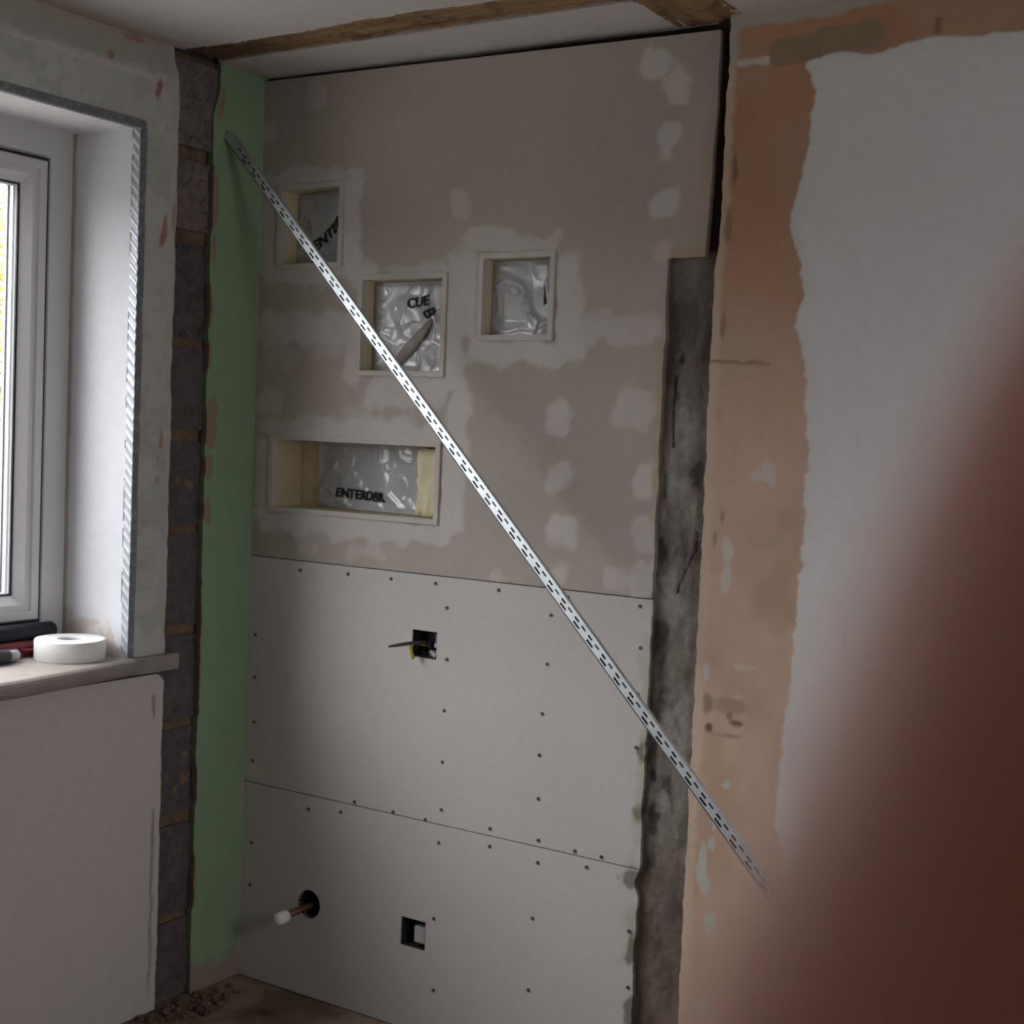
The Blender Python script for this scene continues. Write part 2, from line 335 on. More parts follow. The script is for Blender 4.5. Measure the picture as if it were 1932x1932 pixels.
for z0, z1, sd in ((SE2+0.0012, SE1-0.0012, 201), (0.0, SE2-0.0012, 231)):
    b = panel('tile_backer_board', wall_back, (0, 0, 0), (1, 0, 0), (0, 0, 1), (0, -1, 0),
              np.concatenate([ls(0, 1.2, 0.006), su, hole_u if z0 == 0 else []]), np.concatenate([ls(z0, z1, 0.006), [x for x in sv if z0 < x < z1], hole_v if z0 == 0 else []]), f_lower(sd), 'wall', 0.012, k_lower(z0, z1))
    boards.append(b)
boards[0]['label'] = 'upper cream backer board with square socket hole'
boards[1]['label'] = 'lower cream backer board with round pipe hole and square hole'
# screws: dark heads in the boards
SCREW = [(0.176, 1.118), (0.335, 1.122), (0.473, 1.122), (0.61, 1.123), (0.794, 1.124), (0.985, 1.126), (1.171, 1.124), (0.646, 1.067), (0.942, 1.08), (0.652, 0.941), (1.177, 1.031), (0.65, 0.815), (0.937, 0.965), (1.175, 0.927), (0.929, 0.847), (0.651, 0.688), (0.926, 0.749), (1.178, 0.806), (0.382, 0.541), (0.506, 0.538), (0.23, 0.495), (0.338, 0.507), (0.606, 0.537), (0.653, 0.57), (0.797, 0.55), (0.928, 0.646), (0.798, 0.507), (0.649, 0.487), (0.933, 0.548), (0.934, 0.495), (1.032, 0.542), (1.102, 0.542), (1.065, 0.511), (0.643, 0.296), (0.926, 0.36), (1.181, 0.388), (0.65, 0.118), (0.923, 0.187), (1.185, 0.259), (0.026, 0.932), (0.028, 0.817), (0.031, 0.696), (0.03, 0.591), (0.035, 0.368), (0.034, 0.252)]
bm = bmesh.new()
prof = [(0.0047, 0.0), (0.0042, -0.0022), (0.0018, -0.0014)]; rings = []
for r, y in prof: rings.append([bm.verts.new((r*math.cos(k*math.pi/5), y, r*math.sin(k*math.pi/5))) for k in range(10)])
for a, b in zip(rings, rings[1:]):
    for k in range(10): bm.faces.new((a[k], a[(k+1) % 10], b[(k+1) % 10], b[k]))
bm.faces.new(rings[-1])
bmesh.ops.recalc_face_normals(bm, faces=bm.faces)
sme = bpy.data.meshes.new('screw'); bm.to_mesh(sme); bm.free(); sme.materials.append(M['screw'])
for x, z in SCREW:
    p_ = boards[0] if z > SE2 else boards[1]
    o = bpy.data.objects.new('screw', sme); COL.objects.link(o); o.parent = p_; o.location = (x, 0.0, z)

bm = bmesh.new(); tube(bm, [(0.242, 0.0125, 0.245), (0.242, 0.001, 0.245)], 0.0376, 28, cap=False); tube(bm, [(0.242, 0.0125, 0.245), (0.242, 0.10, 0.245), (0.242, 0.101, 0.245)], [0.0376, 0.0376, 0.0005], 28, cap=False)
obj('hole_sleeve', bm, 'blackbox', boards[1], True)['label'] = 'black cup added in the pipe hole for its shade'  # added black lining that paints the shade inside the hole
# masonry scar strip between the boards and the pink plaster
def f_scar(u, v):
    n = fbm(u*1.6, v*0.7, 16, 5, 81); n2 = fbm(u, v, 42, 4, 91)
    c = np.zeros(u.shape+(3,))+np.array((0.165, 0.147, 0.127))
    c = mixc(c, (0.26, 0.24, 0.22), sst(0.52, 0.72, n)*0.8)
    c = mixc(c, (0.065, 0.052, 0.045), sst(0.47, 0.30, n)*0.9)
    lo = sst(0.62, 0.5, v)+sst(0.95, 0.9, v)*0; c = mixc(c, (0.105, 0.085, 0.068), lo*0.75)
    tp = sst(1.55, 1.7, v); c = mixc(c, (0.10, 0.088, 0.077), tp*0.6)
    for (x, z, rx, rz) in ((1.235, 1.673, 0.009, 0.012), (1.222, 0.66, 0.02, 0.05), (1.215, 0.76, 0.012, 0.03), (1.212, 1.40, 0.006, 0.04)):
        d = np.hypot((u-x)/rx, (v-z)/rz)+(n2-0.5)*1.2; c = mixc(c, (0.03, 0.024, 0.02), sst(1.0, 0.4, d)*0.9)
    for (x, z, rx, rz) in ((1.245, 1.40, 0.045, 0.03), (1.25, 0.88, 0.04, 0.06), (1.24, 0.69, 0.03, 0.03), (1.25, 1.12, 0.05, 0.05)):
        d = np.hypot((u-x)/rx, (v-z)/rz)+(n2-0.5)*1.5; c = mixc(c, (0.32, 0.30, 0.28), sst(1.0, 0.2, d)*0.6)
    ck = np.abs(u-(1.272+0.02*np.sin((v-1.22)*26)+(n2-0.5)*0.02))
    crack = sst(0.0035, 0.0012, ck)*(v > 1.16)*(v < 1.30)
    ck2 = np.abs(u-(1.225+0.004*np.sin(v*23)+(n2-0.5)*0.01)); crack2 = sst(0.004, 0.0015, ck2)*(v > 1.48)*(v < 1.64)
    cr = np.maximum(crack, crack2); c = mixc(c, (0.015, 0.012, 0.01), cr*0.9)
    h = (n-0.5)*0.012+(n2-0.5)*0.006-cr*0.004
    return h, c
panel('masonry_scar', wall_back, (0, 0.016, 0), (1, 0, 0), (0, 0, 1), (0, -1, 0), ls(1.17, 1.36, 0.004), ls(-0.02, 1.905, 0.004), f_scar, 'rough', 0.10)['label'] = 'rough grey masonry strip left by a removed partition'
def f_gap_shade(u, v):
    n = fbm(u*1.6, v*0.7, 16, 5, 81); c = np.zeros(u.shape+(3,))+np.array((0.055, 0.04, 0.032)); return (n-0.5)*0.006, c
panel('dark_gap', wall_back, (0, 0.028, 0), (1, 0, 0), (0, 0, 1), (0, -1, 0), ls(1.28, 1.36, 0.006), ls(1.9, 2.41, 0.006), f_gap_shade, 'rough', 0.09)  # back of the gap painted near black, shade put into the colour

# pink plaster and white paint to the right
WX = np.array([0.592, 0.62, 0.69, 0.817, 0.986, 1.155, 1.432, 1.673, 1.739, 1.804, 1.87, 1.947, 2.001, 2.086, 2.237, 2.281])
WV = np.array([1.538, 1.533, 1.517, 1.524, 1.530, 1.539, 1.546, 1.530, 1.506, 1.518, 1.511, 1.480, 1.482, 1.512, 1.513, 1.499])
TX = np.array([1.45, 1.499, 1.572, 1.628, 1.67, 1.754, 1.826, 1.927, 4.3]); TZ = np.array([2.27, 2.285, 2.297, 2.284, 2.295, 2.306, 2.301, 2.298, 2.30])
def f_right(u, v):
    n = fbm(u, v, 7, 4, 101); n2 = fbm(u, v, 34, 4, 111)
    t = sst(1.5, 2.05, v+(n-0.5)*0.4)
    pink = np.array((0.47, 0.335, 0.26))*(1-t[..., None])+np.array((0.375, 0.205, 0.125))*t[..., None]
    c = pink*(0.86+0.28*n)[..., None]
    c = mixc(c, (0.36, 0.25, 0.16), sst(0.55, 0.75, fbm(u, v*0.6, 8, 3, 121))*0.6)
    left = sst(1.345, 1.325, u+(n2-0.5)*0.02); c = mixc(c, (0.50, 0.40, 0.31), left*0.75)
    for (x, z, rx, rz, k) in ((1.345, 2.08, 0.012, 0.05, .7), (1.335, 1.95, 0.015, 0.05, .6), (1.34, 1.75, 0.010, 0.05, .6), (1.345, 0.93, 0.012, 0.03, .6), (1.354, 0.879, 0.009, 0.010, 1), (1.415, 0.897, 0.022, 0.009, .9), (1.40, 0.91, 0.010, 0.012, .6), (1.40, 0.868, 0.05, 0.006, .4), (1.36, 1.33, 0.01, 0.02, .4), (1.345, 1.29, 0.006, 0.03, .5), (1.4, 0.93, .06, .02, .3)):
        d = np.hypot((u-x)/rx, (v-z)/rz)+(n2-0.5)*1.2; c = mixc(c, (0.13, 0.09, 0.065), sst(1.0, 0.4, d)*k)
    ln = sst(0.004, 0.002, np.abs(v-1.668-(n2-.5)*.006))*(u < 1.45)*(0.5+0.5*n2); c = mixc(c, (0.14, 0.09, 0.06), np.clip(ln, 0, 1)*0.8)
    # pale skim scraps
    sc = np.zeros(u.shape)
    for (x, z, rx, rz) in ((1.459, 1.440, 0.028, 0.030), (1.435, 1.428, 0.02, 0.02), (1.373, 1.264, 0.018, 0.034), (1.376, 1.205, 0.013, 0.03), (1.341, 1.001, 0.010, 0.024), (1.433, 1.019, 0.028, 0.005), (1.42, 0.955, 0.012, 0.006)):
        sc = np.maximum(sc, sst(1.0, 0.55, np.hypot((u-x)/rx, (v-z)/rz)+(n2-0.5)*1.5))
    c = mixc(c, (0.52, 0.48, 0.45), sc*0.75)
    bl = np.zeros(u.shape)
    for (x, z, rx, rz) in ((1.404, 0.762, 0.014, 0.016), (1.352, 0.575, 0.012, 0.055), (1.362, 0.53, 0.014, 0.03), (1.374, 0.628, 0.010, 0.020), (1.377, 0.453, 0.014, 0.022), (1.372, 0.265, 0.030, 0.03), (1.40, 0.25, 0.02, 0.035), (1.376, 0.67, 0.006, .02)):
        bl = np.maximum(bl, sst(1.0, 0.6, np.hypot((u-x)/rx, (v-z)/rz)+(n2-0.5)*1.6))
    c = mixc(c, (0.40, 0.44, 0.41), bl*0.85)
    # old painted band and cement patches under the ceiling
    band = sst(2.365, 2.375, v+(n2-0.5)*0.02-0.02*sst(1.5, 1.7, u)); c = mixc(c, (0.36, 0.35, 0.30), band*0.9)
    band2 = sst(1.355, 1.335, u+(n2-.5)*.02)*sst(2.28, 2.30, v); c = mixc(c, (0.36, 0.35, 0.30), band2*0.8)
    d = boxsd(u, v, 1.415, 2.283, 1.535, 2.338, 0.7)+(n2-0.5)*0.012; d2 = boxsd(u, v, 1.51, 2.292, 1.655, 2.352, 0.7)+(n2-0.5)*0.012
    cm = sst(0.003, -0.003, np.minimum(d, d2)); c = mixc(c, (0.235, 0.175, 0.115), cm*0.9)
    d = boxsd(u, v, 1.335, 2.288, 1.415, 2.305, 0.7)+(n2-0.5)*0.014; w0 = sst(0.003, -0.003, d); c = mixc(c, (0.48, 0.44, 0.40), w0)
    d = boxsd(u, v, 1.755, 2.31, 1.772, 2.345, 0.7)+(n2-0.5)*0.012; c = mixc(c, (0.18, 0.10, 0.07), sst(0.004, -0.004, d)*0.8)
    # white painted skim with a ragged edge
    xb = np.interp(v, WX, WV)+(fbm(u*0+1.1, v, 40, 3, 131)-0.5)*0.02
    zb = np.interp(u, TX, TZ)+(fbm(u, v*0+2.2, 40, 3, 141)-0.5)*0.012
    d = np.minimum(u-xb, zb-v); d = np.minimum(d, v-0.592+(n2-.5)*.02)
    wm = sst(-0.003, 0.004, d)
    wc = np.zeros(u.shape+(3,))+np.array((0.59, 0.585, 0.585))
    wc = mixc(wc, (0.52, 0.53, 0.51), sst(0.05, 0.0, d)*0.35)
    hl = sst(0.0016, 0.0006, np.abs(u-(1.652-0.012*(1.7-v))))*(v < 1.82)*(v > 0.95)*sst(0.3, 0.6, fbm(u, v, 12, 2, 3)); wc = mixc(wc, (0.33, 0.32, 0.31), hl*0.35)
    c = c*(1-wm[..., None])+wc*wm[..., None]
    return (n-0.5)*0.004+(n2-0.5)*0.0015+wm*0.0022+sc*0.001, c, 0, (0.009*sst(1.85, 2.0, v)+edge_n(v, 77, 0.014))*sst(1.37, 1.314, u)
def k_right(u, v): return u > 0
panel('plaster_skim', wall_back, (0, -0.004, 0), (1, 0, 0), (0, 0, 1), (0, -1, 0), np.concatenate([ls(1.314, 1.80, 0.004), ls(1.80, 2.3, 0.012), ls(2.3, 3.05, 0.1)]),
      np.concatenate([ls(0, 2.25, 0.005), ls(2.25, 2.40, 0.003)]), f_right, 'wall', 0.026, k_right)['label'] = 'bare pink plaster with white painted skim beyond a ragged edge'

# ---- left wall (window wall) : masonry core with opening
WY0, WY1, WZ0, WZ1 = -2.62, -0.42, 0.90, 2.19
bm = bmesh.new()
for a in ((-0.34, -3.7, -0.06, -0.03, 0.26, WZ0-0.03), (-0.34, -3.7, WZ1+0.012, -0.03, 0.26, 2.55), (-0.34, -3.7, WZ0-0.03, -0.03, WY0-0.012, WZ1+0.012), (-0.34, WY1+0.012, WZ0-0.03, -0.03, 0.26, WZ1+0.012)): bx(bm, *a)
wall_left = struct(obj('wall_left', bm, 'dark'), 'window wall with bare skim, exposed block strip and green board')
# breeze blocks in the strip where the partition was keyed in
MZ = [0.0, 0.216, 0.471, 0.721, 0.959, 1.22, 1.456, 1.69, 1.952, 2.16, 2.40]
for i in range(len(MZ)-1):
    z0, z1 = MZ[i]+(0.012 if i % 2 else 0.016), MZ[i+1]-(0.013 if i % 3 else 0.010)
    if i >= 8: z0 += 0.004; z1 -= 0.006
    dark = (0.105, 0.09, 0.097) if i < 8 else (0.17, 0.145, 0.14)
    def f_blk(u, v, s=300+i*7, dark=dark):
        n = fbm(u, v, 18, 4, s); n2 = fbm(u, v, 60, 3, s+2)
        c = np.zeros(u.shape+(3,))+np.array(dark); c = c*(0.7+0.6*n2)[..., None]
        c = mixc(c, (0.15, 0.125, 0.11), sst(0.62, 0.78, n)*0.35)
        ck = sst(0.03, 0.0, np.abs(n-0.5))*(i >= 7); c = mixc(c, (0.03, 0.025, 0.025), ck*0.7)
        e = sst(-0.288, -0.303, u+(n2-.5)*.02); c = mixc(c, (0.19, 0.13, 0.085), e*0.6)
        return (n-0.5)*0.010+(n2-0.5)*0.005+(0.006 if i >= 8 else 0), c
    panel('breeze_block', wall_left, (-0.016-0.002*(i % 3), 0, 0), (0, 1, 0), (0, 0, 1), (1, 0, 0), ls(-0.325, -0.155, 0.006), ls(z0, z1, 0.006), f_blk, 'rough', 0.03)
def f_mort(u, v):
    n = fbm(u, v, 30, 4, 400); c = np.zeros(u.shape+(3,))+np.array((0.165, 0.115, 0.075)); c = c*(0.6+0.8*n)[..., None]; return (n-0.5)*0.010, c
panel('mortar', wall_left, (-0.0235, 0, 0), (0, 1, 0), (0, 0, 1), (1, 0, 0), ls(-0.325, -0.155, 0.006), ls(0, 2.4, 0.006), f_mort, 'rough', 0.0)['label'] = 'sandy brown mortar joints between the blocks'
# grey skim around the window
def f_left(u, v):
    n = fbm(u, v, 8, 4, 501); n2 = fbm(u, v, 36, 4, 511)
    c = np.zeros(u.shape+(3,))+np.array((0.49, 0.51, 0.49)); c = c*(0.92+0.16*n)[..., None]
    c = mixc(c, (0.39, 0.41, 0.375), sst(0.5, 0.68, fbm(u, v, 14, 3, 521))*0.6)
    low = sst(0.88, 0.86, v); c = mixc(c, (0.565, 0.535, 0.52), low)
    gm = sst(2.322, 2.335, v+(n2-.5)*.02); c = mixc(c, (0.36, 0.37, 0.31), gm*0.75)
    cp = sst(2.372, 2.384, v+(n2-.5)*.025); c = mixc(c, (0.45, 0.40, 0.36), cp*0.8)
    rd = sst(0.010, 0.004, np.abs(v-2.314+(n2-.5)*.012))*(u < -0.345); c = mixc(c, (0.58, 0.55, 0.52), rd*0.75)
    edge = sst(-0.335, -0.305, u+(n2-.5)*.03)*(v > 0.9); c = mixc(c, (0.46, 0.445, 0.43), edge*0.6)
    for (y, z, ry, rz, k) in ((-0.368, 2.289, 0.014, 0.030, 1), (-0.338, 1.955, 0.011, 0.038, .9), (-0.345, 1.925, 0.012, .02, .8), (-0.333, 1.445, 0.008, 0.026, .9), (-0.338, 1.347, 0.014, 0.018, .6), (-0.517, 2.332, 0.013, 0.012, .9), (-0.34, 1.40, 0.006, 0.005, .8), (-0.45, 2.39, .05, .010, .7), (-0.31, 1.99, .008, .05, .6)):
        d = np.hypot((u-y)/ry, (v-z)/rz)+(n2-0.5)*1.3; c = mixc(c, (0.36, 0.17, 0.13), sst(1.0, 0.5, d)*k)
    gk = sst(0.007, 0.002, np.abs(u+0.325+(n2-.5)*.01))*(v < 0.52)*sst(0.02, .1, v)+sst(1, .6, np.hypot((u+.332)/.008, (v-.775)/.04)+(n2-.5))
    c = mixc(c, (0.24, 0.25, 0.215), np.clip(gk, 0, 1)*0.8)
    sp_ = sst(0.66, 0.74, fbm(u, v, 50, 2, 531))*(v > 0.9); c = mixc(c, (0.30, 0.31, 0.29), sp_*0.25)
    return (n-0.5)*0.003+(n2-0.5)*0.0003+rd*0.002, c, 0, (edge_n(v, 541, 0.014)-0.022*sst(2.33, 2.38, v))*sst(-0.36, -0.302, u)
def k_left(u, v):
    r = 0
    # rounded top corner under the sill
    cz = 0.862-np.sqrt(np.maximum(0.03**2-np.clip(u+0.345, 0, 0.03)**2, 0))*0-0.03*(1-np.sqrt(np.maximum(1-(np.clip(u+0.332, 0, 0.0299)/0.03)**2, 0)))
    k = (u < r)
    k &= ~((u > WY0) & (u < WY1) & (v > WZ0-0.035) & (v < WZ1))
    k &= ~((v > cz) & (v < 0.905))
    return k
panel('plaster_skim', wall_left, (0, 0, 0), (0, 1, 0), (0, 0, 1), (1, 0, 0), np.concatenate([ls(-3.65, WY0, 0.1), ls(WY0, -0.95, 0.03), ls(-0.95, -0.302, 0.0045), [WY1]]),
      np.concatenate([ls(0, 0.6, 0.012), ls(0.6, 0.93, 0.004), ls(0.93, 2.12, 0.01), ls(2.12, 2.4, 0.004), [WZ1]]), f_left, 'wall', 0.03, k_left)['label'] = 'patchy grey skim plaster around the window'
# green moisture board in the alcove
def f_green(u, v):
    n = fbm(u, v, 9, 3, 601); n2 = fbm(u, v, 36, 4, 611)
    c = np.zeros(u.shape+(3,))+np.array((0.24, 0.355, 0.22)); c = c*(0.93+0.14*n)[..., None]
    res = np.zeros(u.shape)
    for (y, z, ry, rz) in ((-0.165, 2.30, 0.014, 0.06), (-0.178, 2.05, 0.016, 0.09), (-0.172, 1.93, 0.010, .05), (-0.18, 1.79, 0.013, 0.07), (-0.178, 1.66, 0.010, 0.05), (-0.165, 1.49, 0.026, 0.07), (-0.17, 1.385, 0.02, 0.04), (-0.17, 1.26, 0.016, 0.04), (-0.181, 0.556, 0.008, 0.06), (-0.181, 0.30, 0.010, 0.08), (-0.18, 0.9, .006, .2)):
        res = np.maximum(res, sst(1.0, 0.75, np.hypot((u-y)/ry, (v-z)/rz)+(n2-0.5)*0.8))
    c = mixc(c, (0.30, 0.205, 0.16), res*0.9)
    bt = sst(0.09, 0.04, v+(n2-.5)*.06+0.06*u); c = mixc(c, (0.30, 0.22, 0.18), bt*0.85)
    fl = sst(-0.012, -0.003, u+(n2-.5)*.012)*sst(0.5, 0.65, fbm(u, v, 10, 3, 621)); c = mixc(c, (0.42, 0.38, 0.34), fl*0.6)
    return res*0.004+(n-0.5)*0.001, c, 0, (edge_n(v, 631, 0.010)+0.018*sst(2.26, 2.34, v))*sst(-0.14, -0.181, u)
panel('green_plasterboard', wall_left, (0, 0, 0), (0, 1, 0), (0, 0, 1), (1, 0, 0), ls(-0.181, 0.012, 0.004), ls(0.0, 2.40, 0.005), f_green, 'wall', 0.02,
      None)['label'] = 'green moisture resistant plasterboard strip in the corner'

# window reveals
def f_rev(u, v):
    n2 = fbm(u, v, 30, 4, 701)
    c = np.zeros(u.shape+(3,))+np.array((0.68, 0.70, 0.73))
    d = v-0.975-0.055*sst(-0.05, -0.22, u)+(n2-.5)*.10-0.02*np.sin(u*40)
    m = sst(0.012, -0.012, d); c = mixc(c, (0.56, 0.45, 0.40), m*0.75)
    c = mixc(c, (0.64, 0.62, 0.60), sst(0.5, 0.65, fbm(u, v, 22, 3, 711))*m)
    g = sst(-0.222, -0.232, u+(n2-.5)*.006); c = mixc(c, (0.34, 0.28, 0.24), g*0.8)
    return (n2-.5)*0.001, c
panel('reveal_plaster', wall_left, (0, WY1, 0), (1, 0, 0), (0, 0, 1), (0, -1, 0), ls(-0.33, 0, 0.006), ls(WZ0-0.02, WZ1+0.0, 0.01), f_rev, 'wall', 0.02)['label'] = 'white painted window reveal, bare and pinkish at the foot'
panel('reveal_plaster', wall_left, (0, WY0, 0), (1, 0, 0), (0, 0, 1), (0, 1, 0), ls(-0.33, 0, 0.05), ls(WZ0-0.02, WZ1, 0.05), f_rev, 'wall', 0.02)
panel('reveal_plaster', wall_left, (0, 0, WZ1), (1, 0, 0), (0, 1, 0), (0, 0, -1), ls(-0.33, 0, 0.02), ls(WY0, WY1, 0.02), lambda u, v: (u*0, np.zeros(u.shape+(3,))+np.array((0.74, 0.74, 0.74))), 'wall', 0.012)
# galvanised angle bead round the reveal, twisted mesh with window highlights painted on the ribs
def f_bead(u, v):
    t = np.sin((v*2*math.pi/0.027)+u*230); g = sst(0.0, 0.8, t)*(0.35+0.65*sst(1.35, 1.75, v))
    c = np.zeros(u.shape+(3,))+np.array((0.40, 0.43, 0.47)); c = mixc(c, (0.80, 0.84, 0.87), g)
    return g*0.0025, c
m = base_mat('bead_mesh', 0.45, 0.1, 300, metallic=0.35, var=0.06); M['beadmesh'] = m
def f_beadw(u, v):
    t = fbm(u, v, 120, 2, 801); c = np.zeros(u.shape+(3,))+np.array((0.21, 0.225, 0.25)); c = mixc(c, (0.30, 0.31, 0.325), sst(0.5, 0.8, t)); return t*0.0006, c
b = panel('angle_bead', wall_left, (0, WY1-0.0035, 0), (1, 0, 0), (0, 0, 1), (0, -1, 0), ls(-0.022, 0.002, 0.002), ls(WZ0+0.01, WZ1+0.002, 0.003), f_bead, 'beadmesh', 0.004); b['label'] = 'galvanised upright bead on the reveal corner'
panel('bead_wing', wall_left, (0.0035, 0, 0), (0, 1, 0), (0, 0, 1), (1, 0, 0), ls(WY1-0.002, WY1+0.014, 0.003), ls(WZ0+0.01, WZ1+0.012, 0.004), f_beadw, 'beadmesh', 0.004)
panel('angle_bead', wall_left, (0, 0, WZ1-0.003), (1, 0, 0), (0, 1, 0), (0, 0, -1), ls(-0.014, 0.002, 0.003), ls(WY0, WY1, 0.004), f_beadw, 'beadmesh', 0.003)
panel('bead_wing', wall_left, (0.0035, 0, 0), (0, 1, 0), (0, 0, 1), (1, 0, 0), ls(WY0, WY1+0.006, 0.004), ls(WZ1-0.004, WZ1+0.016, 0.003), f_beadw, 'beadmesh', 0.004)

# ---- window
win = struct(thing('window_1', '', ''), 'white plastic framed double glazed window'); win['category'] = 'window'
R0 = (WY0, WY1, WZ0+0.010, WZ1)
ring('frame', R0, [(0, -0.33), (0, -0.24), (0.066, -0.24), (0.073, -0.248), (0.073, -0.33)], 'upvc', win)
bm = box(-0.33, -1.555, WZ0+0.083, -0.24, -1.485, WZ1-0.073); obj('mullion', bm, 'upvc', win, bevel=0.004)
for y0, y1 in ((-1.480, WY1-0.076), (WY0+0.072, -1.560)):
    R1 = (y0+0.004, y1-0.004, R0[2]+0.080, WZ1-0.080)
    s = ring('sash', R1, [(0, -0.31), (0, -0.236), (0.004, -0.230), (0.024, -0.230), (0.028, -0.236), (0.040, -0.236), (0.046, -0.242), (0.062, -0.258), (0.062, -0.31)], 'upvc', win)
    ring('gasket', R1, [(0.0620, -0.2570), (0.0660, -0.2585), (0.0660, -0.2640), (0.0620, -0.2640)], 'gasket', s)
    ring('spacer_bar', R1, [(0.060, -0.2760), (0.0675, -0.2760), (0.0675, -0.2835), (0.060, -0.2835)], 'spacer', s)
    ring('outer_gasket', R1, [(0.060, -0.2955), (0.0665, -0.2955), (0.0665, -0.2975), (0.060, -0.2975)], 'gasket', s)
    bm = box(-0.2705, R1[0]+0.062, R1[2]+0.062, -0.2665, R1[1]-0.062, R1[3]-0.062); obj('glass_pane', bm, 'glass', s)
    bm = box(-0.2945, R1[0]+0.062, R1[2]+0.062, -0.2905, R1[1]-0.062, R1[3]-0.062); obj('glass_pane', bm, 'glass', s)
ring('frame_seal', R0, [(0.0735, -0.2375), (0.0795, -0.2375), (0.0795, -0.256), (0.0735, -0.256)], 'gasket', win)
# ---- sill
bm = bmesh.new(); ny = 60; rows = []
for i in range(ny+1):
    t = i/ny; y = -2.72+(2.72-0.268)*t
    pr = 0.024+0.040*min(1, max(0, (-0.40-y)/0.35)); zt = 0.912; th = 0.042
    sec = [(-0.245, zt-th), (-0.245, zt), (pr-0.02, zt)]+[(pr-0.02+0.02*math.sin(a), zt-0.021+0.021*math.cos(a)) for a in (math.pi/8*k for k in range(1, 8))]+[(pr-0.02, zt-th)]
    if y > WY1-0.002:
            kx = min(1, (y-WY1+0.002)/0.03); pr = 0.024-0.006*kx; r3 = 0.02-0.015*kx
            sec = [(-0.014, zt-th), (-0.014, zt), (pr-r3, zt)]+[(pr-r3+r3*math.sin(a), (zt-r3 if a <= 1.6 else zt-th+r3)+r3*math.cos(a)) for a in (math.pi/8*k for k in range(1, 8))]+[(pr-r3, zt-th)]
    rows.append([bm.verts.new((x, y, z)) for x, z in sec])
for a, b in zip(rows, rows[1:]):
    for k in range(len(a)): bm.faces.new((a[k], a[(k+1) % len(a)], b[(k+1) % len(a)], b[k]))
bm.faces.new(rows[0]); bm.faces.new(rows[-1][::-1])
M['sillpaint'] = base_mat('worn_sill_paint', 0.55, 0.05, 80, col=(0.29, 0.262, 0.24), var=0.12, vscale=16)
sill = struct(obj('trim_1', bm, 'sillpaint'), 'pale rounded window sill board with dusty top')
sill['category'] = 'sill'

# ---- ceiling
cm_ = box(-0.35, -3.7, 2.425, 3.2, 0.26, 2.50)
ceiling = struct(obj('ceiling', cm_, 'ceil'), 'off-white ceiling with exposed timber where a partition stood')
def f_ceil(u, v):
    n2 = fbm(u, v, 30, 4, 851); c = np.zeros(u.shape+(3,))+np.array((0.55, 0.525, 0.505)); c = c*(0.96+0.08*n2)[..., None]
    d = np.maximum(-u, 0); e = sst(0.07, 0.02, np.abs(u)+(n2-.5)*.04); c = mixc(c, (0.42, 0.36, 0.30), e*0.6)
    y = sst(-0.10, -0.02, v)*(u > 1.32); c = mixc(c, (0.40, 0.37, 0.29), y*0.6)
    return (n2-.5)*0.0012, c
def k_ceil(u, v):
    j = (fbm(u, v, 22, 3, 861)-.5)*0.018
    return (v < -0.298+j+0.008*np.sin(u*7)) | (u > 1.325+j+0.012*sst(-0.3, 0, v))
panel('plaster_sheet', ceiling, (0, 0, H), (1, 0, 0), (0, 1, 0), (0, 0, -1), np.concatenate([ls(0, 1.5, 0.006), ls(1.5, 3.05, 0.05)]), np.concatenate([ls(-3.65, -0.7, 0.1), ls(-0.7, 0.01, 0.006)]), f_ceil, 'wall', 0.02, k_ceil)['label'] = 'main ceiling plaster'
def k_alc(u, v):
    j = (fbm(u, v, 22, 3, 871)-.5)*0.006
    return (v > -0.175+j) & (u < 1.207+j-0.03*sst(-0.06, -0.17, v)**2)
panel('plaster_sheet', ceiling, (0, 0, H), (1, 0, 0), (0, 1, 0), (0, 0, -1), ls(0, 1.23, 0.006), ls(-0.2, 0.03, 0.005), f_ceil, 'wall', 0.02, k_alc)['label'] = 'narrow ceiling strip inside the alcove'
def f_tim(s, ax):
    def f(u, v):
        a, b = (u, v) if ax == 0 else (v, u)
        n = fbm(a*0.5, b*6, 14, 4, s); n2 = fbm(u, v, 40, 3, s+3); c = np.zeros(u.shape+(3,))+np.array((0.25, 0.155, 0.075)); c = c*(0.5+1.0*n)[..., None]
        if ax == 0: c = mixc(c, (0.10, 0.055, 0.035), sst(0.45, 0.05, u)*0.7)
        c = mixc(c, (0.07, 0.04, 0.025), sst(0.55, 0.75, n2)*0.6)
        return (n-.5)*0.010+(n2-.5)*.006, c
    return f
panel('timber_batten', ceiling, (0, 0, H+0.006), (1, 0, 0), (0, 1, 0), (0, 0, -1), ls(0, 1.2, 0.006), ls(-0.33, -0.15, 0.006), f_tim(881, 0), 'rough', 0.018)['label'] = 'brown timber running across the ceiling'
panel('timber_batten', ceiling, (0, 0, H-0.002), (1, 0, 0), (0, 1, 0), (0, 0, -1), ls(1.19, 1.35, 0.006), ls(-0.33, 0.028, 0.006), f_tim(891, 1), 'rough', 0.026)['label'] = 'brown timber turning to the back wall'

